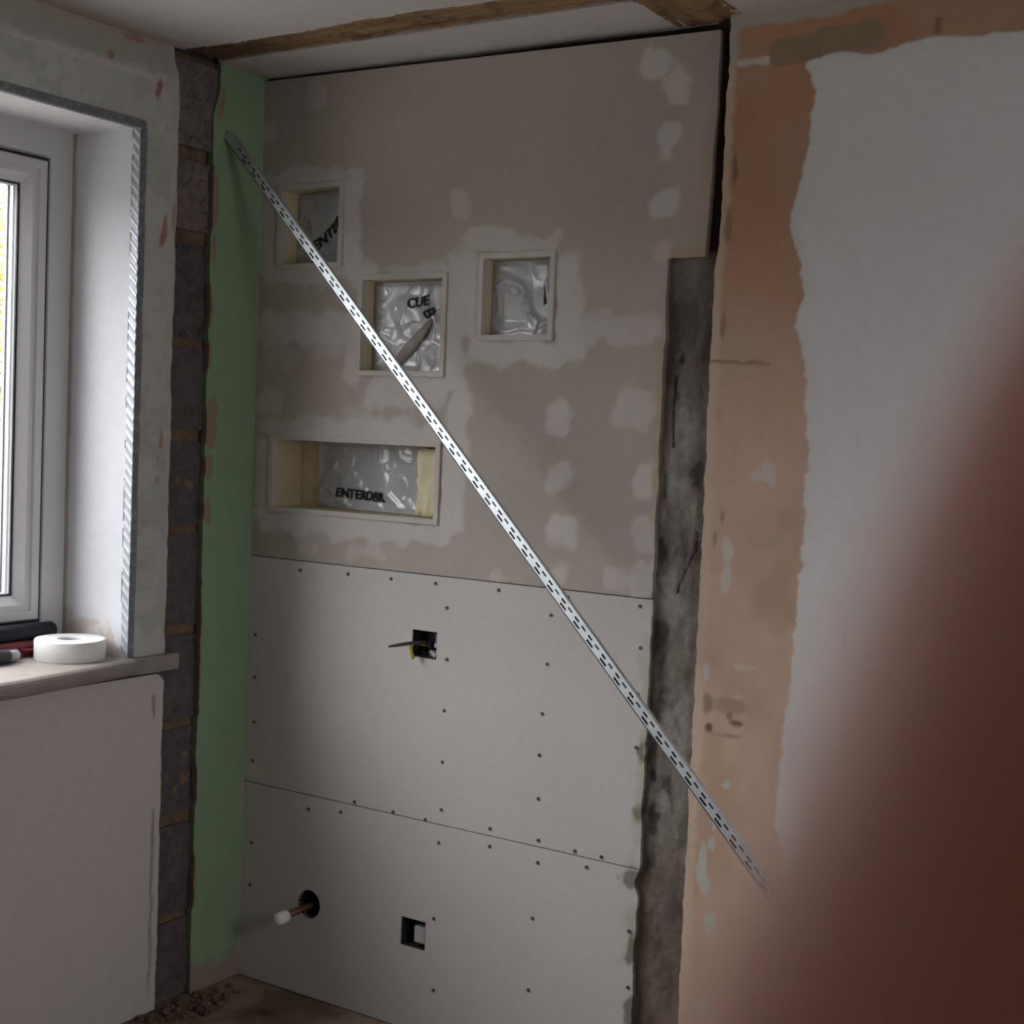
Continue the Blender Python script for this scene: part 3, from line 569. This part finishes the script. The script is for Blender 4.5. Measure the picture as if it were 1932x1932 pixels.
# ---- remaining room (behind the camera)
bm = bmesh.new()
for a in ((3.0, -3.7, -0.05, 3.12, 0.26, 1.2), (3.0, -3.7, 1.9, 3.12, 0.26, 2.5), (3.0, -3.7, 1.2, 3.12, -1.5, 1.9), (3.0, -0.8, 1.2, 3.12, 0.26, 1.9)): bx(bm, *a)
wr = struct(obj('wall_right', bm, 'paintwall'), 'plain painted wall on the right with a small window')
fill_win = struct(thing('window_2', '', ''), 'small white framed side window in the right hand wall'); fill_win['category'] = 'window'  # unseen window, added to throw fill light on the left wall
ring('frame', (-1.5, -0.8, 1.2, 1.9), [(0, 3.03), (0.05, 3.03), (0.05, 3.09), (0, 3.09)], 'upvc', fill_win)
obj('glass_pane', box(3.058, -1.45, 1.25, 3.062, -0.85, 1.85), 'glass', fill_win)
bm = bmesh.new()
for a in ((-0.1, -3.72, -0.05, 1.1, -3.6, 2.5), (1.9, -3.72, -0.05, 3.1, -3.6, 2.5), (1.1, -3.72, 2.02, 1.9, -3.6, 2.5)): bx(bm, *a)
wf = struct(obj('wall_front', bm, 'oldwall'), 'plain painted wall with a door behind the camera')
d1 = struct(obj('door_1', box(1.105, -3.67, 0.0, 1.895, -3.63, 2.015), 'door', bevel=0.003), 'plain timber door behind the camera')
bm = bmesh.new(); tube(bm, [(1.18, -3.628, 1.0), (1.18, -3.59, 1.0), (1.20, -3.58, 1.0), (1.30, -3.58, 1.0)], 0.008); obj('door_handle', bm, 'galv', d1, smooth=True)

# ================================================================== THINGS
# ---- recessed boxes with polythene in them
def film(name, label, x0, z0, x1, z1, y, tilt=0.0, seed=1, amp=0.012, dx=0.0):
    def f(u, v):
        n = fbm(u, v, 7, 2, seed)
        r = np.maximum(0, 1-np.abs(2*fbm(u+0.4*v, v, 10, 2, seed+3)-1)*4); r2 = np.maximum(0, 1-np.abs(2*fbm(u-.5*v, v+.3*u, 17, 2, seed+9)-1)*6)
        h = (n-.5)*amp*1.6+r*amp*0.45+r2*amp*0.28
        e = np.minimum(np.minimum(u-x0, x1-u), np.minimum(v-z0, z1-v)); h = h*sst(0.0, 0.015, e)
        h = h+tilt*((u-x0)/(x1-x0)-.5)
        return h, np.ones(u.shape+(3,))
    o = panel(name, None, (0, y, 0), (1, 0, 0), (0, 0, 1), (0, -1, 0), ls(x0, x1, 0.003), ls(z0, z1, 0.003), f, 'film')
    return tag(o, label, 'plastic sheet', 'polythene stuffed in the wall boxes')
NL = ['small square box in the wall nearest the green board, upper left', 'square box in the wall in the middle with curled black print on its plastic', 'square box in the wall on the right with shiny crumpled plastic', 'long low box in the wall, letterbox shaped, under the square ones']
for i, (x0, z0, x1, z1) in enumerate(NICHE):
    t = thing('recessed_box', NL[i], 'wall box', 'recessed boxes in the plasterboard', ((x0+x1)/2, 0, z0))
    w = 0.013; y0, y1 = -0.006, 0.11
    bm = bmesh.new(); a = (x0, z0, x1, z1); b = (x0+w, z0+w, x1-w, z1-w)
    def rr(q, y): return [bm.verts.new(c) for c in ((q[0], y, q[1]), (q[2], y, q[1]), (q[2], y, q[3]), (q[0], y, q[3]))]
    L = [rr(a, 0.012), rr(a, y0), rr(b, y0), rr(b, 0.012)]
    for k in range(4):
        P, Q = L[k], L[(k+1) % 4]
        for j in range(4): bm.faces.new((P[j], P[(j+1) % 4], Q[(j+1) % 4], Q[j]))
    obj('lip', bm, 'creamlip', t, bevel=0.001)
    g = 0.009
    obj('side_panel', box(x0+g, 0.012, z0+g, x0+w, y1, z1-g), 'cream', t); obj('side_panel', box(x1-w, 0.012, z0+g, x1-g, y1, z1-g), 'cream', t)
    obj('top_panel', box(x0+w, 0.012, z1-w, x1-w, y1, z1-g), 'cream', t); obj('base_panel', box(x0+w, 0.012, z0+g, x1-w, y1, z0+w), 'cream', t)
    obj('back_panel', box(x0+g, y1, z0+g, x1-g, y1+0.006, z1-g), 'cream', t)
f1 = film('plastic_sheet', 'clear crumpled plastic with dark slanting print in the upper left wall box', 0.078, 1.914, 0.267, 2.101, 0.045, 0.03, 1001, 0.014)
f2 = film('plastic_sheet', 'clear plastic with curled black print in the middle wall box', 0.356, 1.642, 0.597, 1.863, 0.038, 0.012, 1011, 0.009)
f3 = film('plastic_sheet', 'shiny crumpled plastic in the right hand square wall box', 0.720, 1.730, 0.899, 1.904, 0.030, 0.010, 1021, 0.018)
f4 = film('plastic_sheet', 'grey plastic with a line of black letters in the long low wall box', 0.140, 1.281, 0.520, 1.454, 0.080, 0.04, 1031, 0.012)
def foam(x0, z0, x1, z1, y0, y1, label, seed):
    bm = box(x0, y0, z0, x1, y1, z1); bmesh.ops.subdivide_edges(bm, edges=bm.edges, cuts=7, use_grid_fill=True)
    rs = random.Random(seed)
    for v in bm.verts: v.co += Vector((rs.uniform(-1, 1), rs.uniform(-1, 1), rs.uniform(-1, 1)))*0.004
    return tag(obj('foam_pad', bm, 'foam', smooth=True), label, 'foam', 'foam pads in the wall boxes')
foam(0.515, 1.284, 0.594, 1.448, 0.035, 0.10, 'yellowish foam pad at the right end of the long low wall box', 3)
foam(0.722, 1.732, 0.82, 1.80, 0.045, 0.10, 'cream foam lump low in the right hand square wall box', 4)
foam(0.082, 1.918, 0.16, 1.985, 0.062, 0.10, 'cream foam lump low in the upper left wall box', 5)
# film flap over the foam
def text(body, size, loc, ang, parent, shear=0.0, name='printed_text', rx=math.pi/2, bold=0.0):
    cu = bpy.data.curves.new(name, 'FONT'); cu.body = body; cu.size = size; cu.shear = shear; cu.offset = bold; cu.align_x = 'LEFT'; cu.align_y = 'CENTER'; cu.extrude = 0.0002; cu.space_character = 1.08
    tmp = bpy.data.objects.new('tmp', cu); COL.objects.link(tmp); bpy.context.view_layer.update()
    me = bpy.data.meshes.new_from_object(tmp.evaluated_get(bpy.context.evaluated_depsgraph_get())); bpy.data.objects.remove(tmp, do_unlink=True); bpy.data.curves.remove(cu)
    me.transform(Matrix.Translation(loc) @ Matrix.Rotation(ang, 4, 'Y') @ Matrix.Rotation(rx, 4, 'X'))
    me.materials.clear()
    # lay the print on the film
    n = len(parent.data.vertices); fc = np.zeros(n*3, np.float32); parent.data.vertices.foreach_get('co', fc); fc = fc.reshape(-1, 3)
    bm = bmesh.new()
    for k in range(3):
        m2 = me.copy(); m2.transform(Matrix.Translation((0.0012*(k-1), 0.0002*k, 0.0004*(k-1)))); bm.from_mesh(m2); bpy.data.meshes.remove(m2)
    bmesh.ops.triangulate(bm, faces=bm.faces[:]); bmesh.ops.subdivide_edges(bm, edges=[e for e in bm.edges if e.calc_length() > 0.007], cuts=2, use_grid_fill=False)
    for v in bm.verts:
        d = np.hypot(fc[:, 0]-v.co.x, fc[:, 2]-v.co.z); v.co.y = float(fc[d < max(0.005, d.min()+0.001), 1].min())-0.0012+(v.co.y-loc[1])*0.5
    bm.to_mesh(me); bm.free()
    return link(name, me, 'ink', parent)
text('ENTERDBR', 0.034, (0.212, 0.038, 1.322), 0.03, f4, 0.0, bold=0.0007)
text('CUE', 0.034, (0.468, 0.008, 1.806), -0.12, f2, 0.1, bold=0.0007)
text('B', 0.045, (0.530, 0.008, 1.797), 1.05, f2, 0.2, bold=0.0008)
text('ENTEB', 0.040, (0.148, 0.012, 1.953), -0.62, f1, 0.2, bold=0.0008)
M['brown'] = base_mat('brown_taped_fold', 0.6, 0.05, 60, col=(0.24, 0.21, 0.185), var=0.35, vscale=30)
bm = bmesh.new(); tube(bm, [(0.548, 0.034, 1.768), (0.540, 0.031, 1.757), (0.505, 0.031, 1.718), (0.470, 0.031, 1.688), (0.445, 0.034, 1.660)], [0.003, 0.009, 0.015, 0.015, 0.012], 12)
for v in bm.verts: v.co.y = 0.028+(v.co.y-0.031)*0.22
obj('taped_fold', bm, 'brown', f2, True)['label'] = 'brownish diagonal streak across the plastic'  # flattened tube standing in for a brownish streak
bm = bmesh.new(); v = [bm.verts.new(c) for c in ((0.882, 0.006, 1.845), (0.892, 0.004, 1.80), (0.880, 0.008, 1.795), (0.878, 0.010, 1.82))]; bm.faces.new(v)
r_ = bmesh.ops.extrude_face_region(bm, geom=bm.faces[:]); bmesh.ops.translate(bm, verts=[e for e in r_['geom'] if isinstance(e, bmesh.types.BMVert)], vec=(0, 0.001, 0))
obj('printed_mark', bm, 'ink', f3)

# ---- socket back boxes, cable, pipe
def backbox(i, label):
    x0, z0, x1, z1 = SOCK[i]; t = thing('socket_back_box', label, 'back box', 'back boxes in the backer boards', ((x0+x1)/2, 0, z0))
    w = 0.002; d = 0.04; y = 0.004
    obj('box_shell', box(x0, d, z0, x1, d+w, z1), 'blackbox', t)
    for a in ((x0, y, z0, x0+w, d, z1), (x1-w, y, z0, x1, d, z1), (x0+w, y, z0, x1-w, d, z0+w), (x0+w, y, z1-w, x1-w, d, z1)): obj('box_side', box(*a), 'blackbox', t)
    return t
b1 = backbox(0, 'upper square socket box with cable ends poking out')
bm = bmesh.new(); tube(bm, [(0.612, 0.012, 0.965), (0.612, 0.012, 0.975)], 0.006); tube(bm, [(0.606, 0.03, 0.945), (0.590, 0.02, 0.949), (0.612, 0.012, 0.942)], 0.006, 8)
obj('fixing_lug', bm, 'lightgrey', b1)
obj('lining_scrap', box(0.585, 0.02, 0.939, 0.617, 0.034, 0.952), 'lightgrey', b1, bevel=0.003)
obj('lining_scrap', box(0.600, 0.022, 0.965, 0.617, 0.036, 0.995), 'greyplastic', b1, bevel=0.003)
c1 = thing('cable', 'grey cable with yellow-green earth sleeve hanging out of the upper socket box', 'cable', None, (0.55, 0, 0.96))
bm = bmesh.new(); tube(bm, [(0.585, 0.036, 0.968), (0.57, 0.01, 0.972), (0.556, -0.018, 0.972), (0.540, -0.050, 0.969), (0.528, -0.072, 0.966)], [0.004, 0.0045, 0.005, 0.0045, 0.003], 10); obj('sheath', bm, 'greycable', c1, True)
bm = bmesh.new(); tube(bm, [(0.572, 0.034, 0.962), (0.565, 0.004, 0.970), (0.557, -0.012, 0.972), (0.557, -0.022, 0.962), (0.560, -0.020, 0.945), (0.563, -0.016, 0.934)], 0.0042, 10); obj('earth_sleeve', bm, 'earth', c1, True)
bm = bmesh.new(); tube(bm, [(0.562, 0.036, 0.955), (0.575, 0.005, 0.950), (0.586, 0.0, 0.946)], 0.003, 8); tube(bm, [(0.600, 0.036, 0.985), (0.592, 0.008, 0.972), (0.598, 0.004, 0.958)], 0.003, 8); obj('core_wire', bm, 'black', c1, True)
b2 = backbox(1, 'lower square socket box, empty but for a grey block')
obj('terminal_block', box(0.580, 0.008, 0.222, 0.612, 0.038, 0.262), 'lightgrey', b2, bevel=0.006)
pp = thing('capped_pipe', 'pipe stub with white cap poking from the round hole', 'pipe', None, (0.242, 0.0, 0.245))
bm = bmesh.new(); tube(bm, [(0.236, 0.10, 0.238), (0.236, 0.0, 0.236), (0.236, -0.085, 0.234)], 0.0085, 14); obj('pipe_stub', bm, 'copper', pp, True)
bm = bmesh.new(); tube(bm, [(0.236, -0.078, 0.234), (0.236, -0.082, 0.234), (0.236, -0.112, 0.2335), (0.236, -0.118, 0.233)], [0.013, 0.0165, 0.0165, 0.012], 18); obj('pipe_cap', bm, 'whiteplastic', pp, True)

# ---- long slotted metal channel leaning across the alcove
A = Vector((0.006, -0.141, 2.227)); B = Vector((2.252, -0.314, 0.012))
ax = (B-A).normalized(); Lb = (B-A).length
vw = (CAM-(A*0.6+B*0.4)); vw = (vw-ax*vw.dot(ax)).normalized(); sd = ax.cross(vw).normalized()
if sd.z < 0: sd = -sd            # points up-right of the channel
th = math.radians(24); fn_ = (vw*math.cos(th)-sd*math.sin(th)).normalized(); sf = (sd*math.cos(th)+vw*math.sin(th)).normalized()
chan = thing('slotted_metal_channel', 'long slotted galvanised metal channel leaning diagonally across the alcove', 'metal channel', None, A)
FW, FD = 0.0235, 0.012
def slots(per, sl, off):
    out = []; v = off
    while v < Lb-0.06: out.append((v, v+sl)); v += per
    return np.array(out)
SL, SR = slots(0.050, 0.021, 0.09), slots(0.025, 0.0145, 0.06)
lu0, lu1, ru0, ru1 = 0.0036, 0.0080, 0.0124, 0.0166
def keep_ch(u, v):
    il = ((v[..., None] > SL[:, 0]) & (v[..., None] < SL[:, 1])).any(-1) & (u > lu0) & (u < lu1)
    ir = ((v[..., None] > SR[:, 0]) & (v[..., None] < SR[:, 1])).any(-1) & (u > ru0) & (u < ru1)
    return ~(il | ir)
P0c = A-sf*FW/2
panel('slotted_face', chan, P0c, sf, ax, fn_, [0, lu0, lu1, ru0, ru1, FW], np.concatenate([[0, Lb], SL.ravel(), SR.ravel()]), lambda u, v: (u*0, np.ones(u.shape+(3,))), 'galv', 0.0007, keep_ch)
def plate(name, p, e1, w, n, t, mat):
    bm = bmesh.new(); v = []
    for k in (0, Lb):
        for a, b in ((0, 0), (w, 0), (w, t), (0, t)): v.append(bm.verts.new(p+ax*k+e1*a+n*b))
    for k in range(4): bm.faces.new((v[k], v[(k+1) % 4], v[4+(k+1) % 4], v[4+k]))
    bm.faces.new(v[:4]); bm.faces.new(v[4:]); return obj(name, bm, mat, chan)
plate('side_flange', P0c, -fn_, FD, sf, 0.0008, 'galvdull'); plate('side_flange', P0c+sf*(FW-0.0008), -fn_, FD, sf, 0.0008, 'galv')
plate('rolled_lip', P0c-sf*0.0025-fn_*0.002, sf, 0.003, fn_, 0.001, 'galvdull')  # added dark strip, paints shade along the left edge
plate('back_web', P0c-fn_*FD, sf, FW, fn_, 0.0008, 'galvdull')  # added closing plate, darkened so the slots look shaded

# ---- on the sill
tp = thing('tape_roll', 'white roll of joint tape lying flat on the sill', 'tape', None, (-0.094, -0.517, 0.912))
def lathe(bm, pr, c, seg=48):
    R = []
    for r, z in pr: R.append([bm.verts.new((c[0]+r*math.cos(2*math.pi*k/seg), c[1]+r*math.sin(2*math.pi*k/seg), z)) for k in range(seg)])
    for a, b in zip(R, R[1:]+R[:1]):
        for k in range(seg): bm.faces.new((a[k], a[(k+1) % seg], b[(k+1) % seg], b[k]))
c0 = (-0.094, -0.517)
bm = bmesh.new(); pr = [(0.030, 0.9125), (0.082, 0.9125), (0.083, 0.9135), (0.083, 0.9585), (0.082, 0.9605)]
pr += [(0.082-0.052*k/12, 0.9605+(0.0006 if k % 2 else 0)) for k in range(1, 12)]+[(0.030, 0.9605)]
lathe(bm, pr, c0); obj('tape_winding', bm, 'tape', tp, True)
bm = bmesh.new(); lathe(bm, [(0.027, 0.9125), (0.030, 0.9125), (0.030, 0.957), (0.027, 0.957)], c0, 36); obj('cardboard_core', bm, 'lightgrey', tp, True)
tl = thing('power_tool', 'red and black power tool lying along the foot of the window', 'tool', None, (-0.20, -0.62, 0.912))
bm = bmesh.new()
tube(bm, [(-0.205, -0.478, 0.967), (-0.205, -0.484, 0.967), (-0.205, -0.60, 0.966), (-0.205, -0.74, 0.966), (-0.205, -0.80, 0.966)], [0.017, 0.021, 0.021, 0.023, 0.018], 16); obj('handle_casing', bm, 'black', tl, True)
bm = bmesh.new(); bx(bm, -0.225, -0.80, 0.913, -0.178, -0.515, 0.950); obj('lower_casing', bm, 'red', tl, bevel=0.008)
bm = bmesh.new(); tube(bm, [(-0.176, -0.60, 0.932), (-0.168, -0.575, 0.930), (-0.17, -0.545, 0.933)], 0.004, 8); obj('trigger_lock', bm, 'red', tl, True)
hd = thing('hand_tool', 'dark grey handled tool end in front of the red power tool on the sill', 'tool', None, (-0.13, -0.70, 0.912))
bm = bmesh.new(); tube(bm, [(-0.135, -0.84, 0.932), (-0.135, -0.82, 0.932), (-0.133, -0.70, 0.930), (-0.132, -0.667, 0.929), (-0.132, -0.664, 0.929)], [0.010, 0.0165, 0.0165, 0.0165, 0.014], 16); obj('grip', bm, 'grey', hd, True)
bm = bmesh.new(); tube(bm, [(-0.140, -0.664, 0.928), (-0.150, -0.630, 0.926)], 0.0135, 16); obj('collar', bm, 'lightgrey', hd, True)

# ---- rubble on the floor at the foot of the blocks
bm = bmesh.new(); rs = random.Random(5)
for k in range(70):
    x = abs(rs.gauss(0, 0.05))+0.005; y = rs.gauss(-0.24, 0.07); r = rs.uniform(0.003, 0.011)
    if y > -0.03: continue
    g = bmesh.ops.create_icosphere(bm, subdivisions=1, radius=r, matrix=Matrix.Translation((x+r, y, r*0.5)))
    for v in g['verts']: v.co += Vector((rs.uniform(-1, 1), rs.uniform(-1, 1), rs.uniform(-1, 1)))*r*0.3
M['rubble'] = base_mat('rubble', 0.95, 0.5, 90, col=(0.13, 0.09, 0.065), var=0.4, vscale=30)
o = obj('rubble', bm, 'rubble'); tag(o, 'small brown rubble at the foot of the exposed blocks', 'rubble'); o['kind'] = 'stuff'

# ================================================================== OUTSIDE
gr = obj('lawn', box(-60, -40, -0.35, -9.0, 40, -0.25), 'lawn'); tag(gr, 'green lawn seen through the window', 'lawn'); gr['kind'] = 'structure'
pv = obj('paving', box(-9.0, -40, -0.35, -0.35, 40, -0.235), 'paving'); tag(pv, 'pale paving outside the window', 'paving'); pv['kind'] = 'structure'
def bush(name, label, cat, loc, sx, sz, z0, mat, n, seed, leaf=0.09, group=None):
    t = thing(name, label, cat, group, loc); rs = random.Random(seed)
    bm = bmesh.new()
    for k in range(7):
        a = rs.uniform(0, 6.28); q = Vector(loc)
        tube(bm, [q+Vector((0.03*math.cos(a), 0.03*math.sin(a), 0)), q+Vector((0.3*sx*math.cos(a), 0.3*sx*math.sin(a), z0+0.4*sz)), q+Vector((0.75*sx*math.cos(a), 0.75*sx*math.sin(a), z0+sz*rs.uniform(0.9, 1.6)))], [0.06, 0.04, 0.012], 7)
    obj('branches', bm, 'bark', t)
    vs = []; fs = []
    for k in range(n):
        while True:
            d = Vector((rs.uniform(-1, 1), rs.uniform(-1, 1), rs.uniform(-1, 1)))
            if 0.15 < d.length < 1: break
        c = Vector(loc)+Vector((d.x*sx, d.y*sx, z0+sz+d.z*sz)); e = Vector((rs.gauss(0, 1), rs.gauss(0, 1), rs.gauss(0, 1))).normalized(); f = e.orthogonal().normalized()
        i = len(vs); vs += [c, c+e*leaf*0.5+f*leaf*0.3, c+e*leaf, c+e*leaf*0.5-f*leaf*0.3]; fs.append((i, i+1, i+2, i+3))
    me = bpy.data.meshes.new('foliage'); me.from_pydata([tuple(q) for q in vs], [], fs); link('foliage', me, mat, t)
    return t
bush('garden_tree', 'yellow autumn tree standing beyond the lawn outside the window', 'tree', (-15.5, 10.3, -0.25), 2.4, 2.0, 1.5, 'leafyellow', 2600, 11, 0.16)
bush('garden_shrub', 'green shrub outside the window, in front of the yellow tree', 'shrub', (-13.5, 9.6, -0.25), 1.1, 0.85, 0.1, 'leafgreen', 1500, 12, 0.12)
bush('garden_shrub', 'orange leaved low shrub at the lawn edge outside the window', 'shrub', (-12.2, 8.0, -0.25), 0.8, 0.45, 0.0, 'leaforange', 900, 13, 0.10)

hg = thing('garden_hedge', 'tall dark conifer hedge along the garden outside the window', 'hedge', None, (-7.0, -7, -0.25))  # out of view, placed and sized to hold back low sky light
vs = []; fs = []; rs = random.Random(21)
for k in range(11000):
    yy = rs.uniform(-16, 1.0); c = Vector((-4.8+0.25*(yy-1.0)+rs.uniform(-0.5, 0.5), yy, rs.uniform(-0.2, 2.1))); e = Vector((rs.gauss(0, 1), rs.gauss(0, 1), rs.gauss(0, 1))).normalized(); f = e.orthogonal().normalized()
    i = len(vs); vs += [c, c+e*0.15+f*0.1, c+e*0.3, c+e*0.15-f*0.1]; fs.append((i, i+1, i+2, i+3))
M['leafdark'] = base_mat('conifer_leaves', 0.9, 0, col=(0.05, 0.06, 0.03), var=0.3, vscale=4)
me = bpy.data.meshes.new('foliage'); me.from_pydata([tuple(q) for q in vs], [], fs); link('foliage', me, 'leafdark', hg)
bm = bmesh.new()
for k in range(28):
    yy = 1.0-0.6*k; xx = -4.8+0.25*(yy-1.0)
    tube(bm, [(xx, yy, -0.25), (xx, yy, 1.5), (xx+0.03, yy, 1.9)], [0.28, 0.30, 0.16], 7)
obj('stems', bm, 'bark', hg)

# ================================================================== PHOTOGRAPHER'S HAND at the lens
person = thing('person', "blurred reddish finger of a hand covering the lower right corner", 'person', None, tuple(CM @ Vector((0.0, -0.12, -0.02))))
V_ = []; R_ = []; E_ = []
def pt(x, y, z, r, par=None):
    V_.append(CM @ Vector((x, y, z))); R_.append(r); i = len(V_)-1
    if par is not None: E_.append((par, i))
    return i
wrist = pt(-0.022, -0.185, -0.012, 0.026)
palm = pt(-0.018, -0.145, -0.018, 0.030, wrist)
pal2 = pt(-0.014, -0.110, -0.022, 0.026, palm)
k1 = pt(-0.006, -0.082, -0.026, 0.0115, pal2)
a1 = pt(0.0025, -0.045, -0.030, 0.0092, k1); a2 = pt(0.0088, -0.022, -0.029, 0.0088, a1); a3 = pt(0.0118, -0.0108, -0.027, 0.0087, a2); a4 = pt(0.0152, -0.0015, -0.027, 0.0082, a3); a5 = pt(0.0212, 0.0105, -0.028, 0.0068, a4)
for i, (dx, dz, L) in enumerate(((-0.022, 0.0, 1.0), (-0.038, 0.004, 0.92), (-0.052, 0.010, 0.75))):
    b1_ = pt(-0.010+dx, -0.088-0.004*i, -0.024+dz, 0.011-0.0008*i, pal2)
    b2_ = pt(-0.010+dx, -0.062-0.006*i, -0.036+dz, 0.0094-0.0006*i, b1_)
    b3_ = pt(-0.008+dx, -0.060-0.006*i, -0.052*L+dz, 0.0086-0.0006*i, b2_)
    b4_ = pt(-0.007+dx, -0.074-0.006*i, -0.058*L+dz, 0.0076-0.0006*i, b3_)
t1 = pt(0.012, -0.135, -0.008, 0.015, palm); t2 = pt(0.030, -0.112, -0.004, 0.0115, t1); t3 = pt(0.036, -0.088, -0.008, 0.0098, t2); t4 = pt(0.037, -0.070, -0.014, 0.0080, t3)
fa = pt(-0.03, -0.24, 0.0, 0.028, wrist); fa2 = pt(-0.04, -0.34, 0.06, 0.036, fa)
me = bpy.data.meshes.new('hand'); me.from_pydata([tuple(v) for v in V_], E_, [])
tmp = bpy.data.objects.new('hand', me); COL.objects.link(tmp)
md = tmp.modifiers.new('skin', 'SKIN'); md.use_smooth_shade = True
for i, r in enumerate(R_): me.skin_vertices[0].data[i].radius = (r, r)
me.skin_vertices[0].data[0].use_root = True
ss = tmp.modifiers.new('sub', 'SUBSURF'); ss.levels = 2; ss.render_levels = 2
bpy.context.view_layer.update()
hm = bpy.data.meshes.new_from_object(tmp.evaluated_get(bpy.context.evaluated_depsgraph_get())); bpy.data.objects.remove(tmp, do_unlink=True)
hm.materials.clear(); hm.polygons.foreach_set('use_smooth', [True]*len(hm.polygons))
link('hand', hm, 'skin', person)
bm = bmesh.new(); tube(bm, [CM @ Vector(q) for q in ((-0.028, -0.215, -0.008), (-0.031, -0.245, 0.004), (-0.042, -0.345, 0.064), (-0.06, -0.42, 0.13))], [0.036, 0.040, 0.052, 0.058], 20, cap=False)
r_ = bmesh.ops.solidify(bm, geom=bm.faces[:], thickness=0.003); obj('sleeve', bm, 'cloth', person, True)
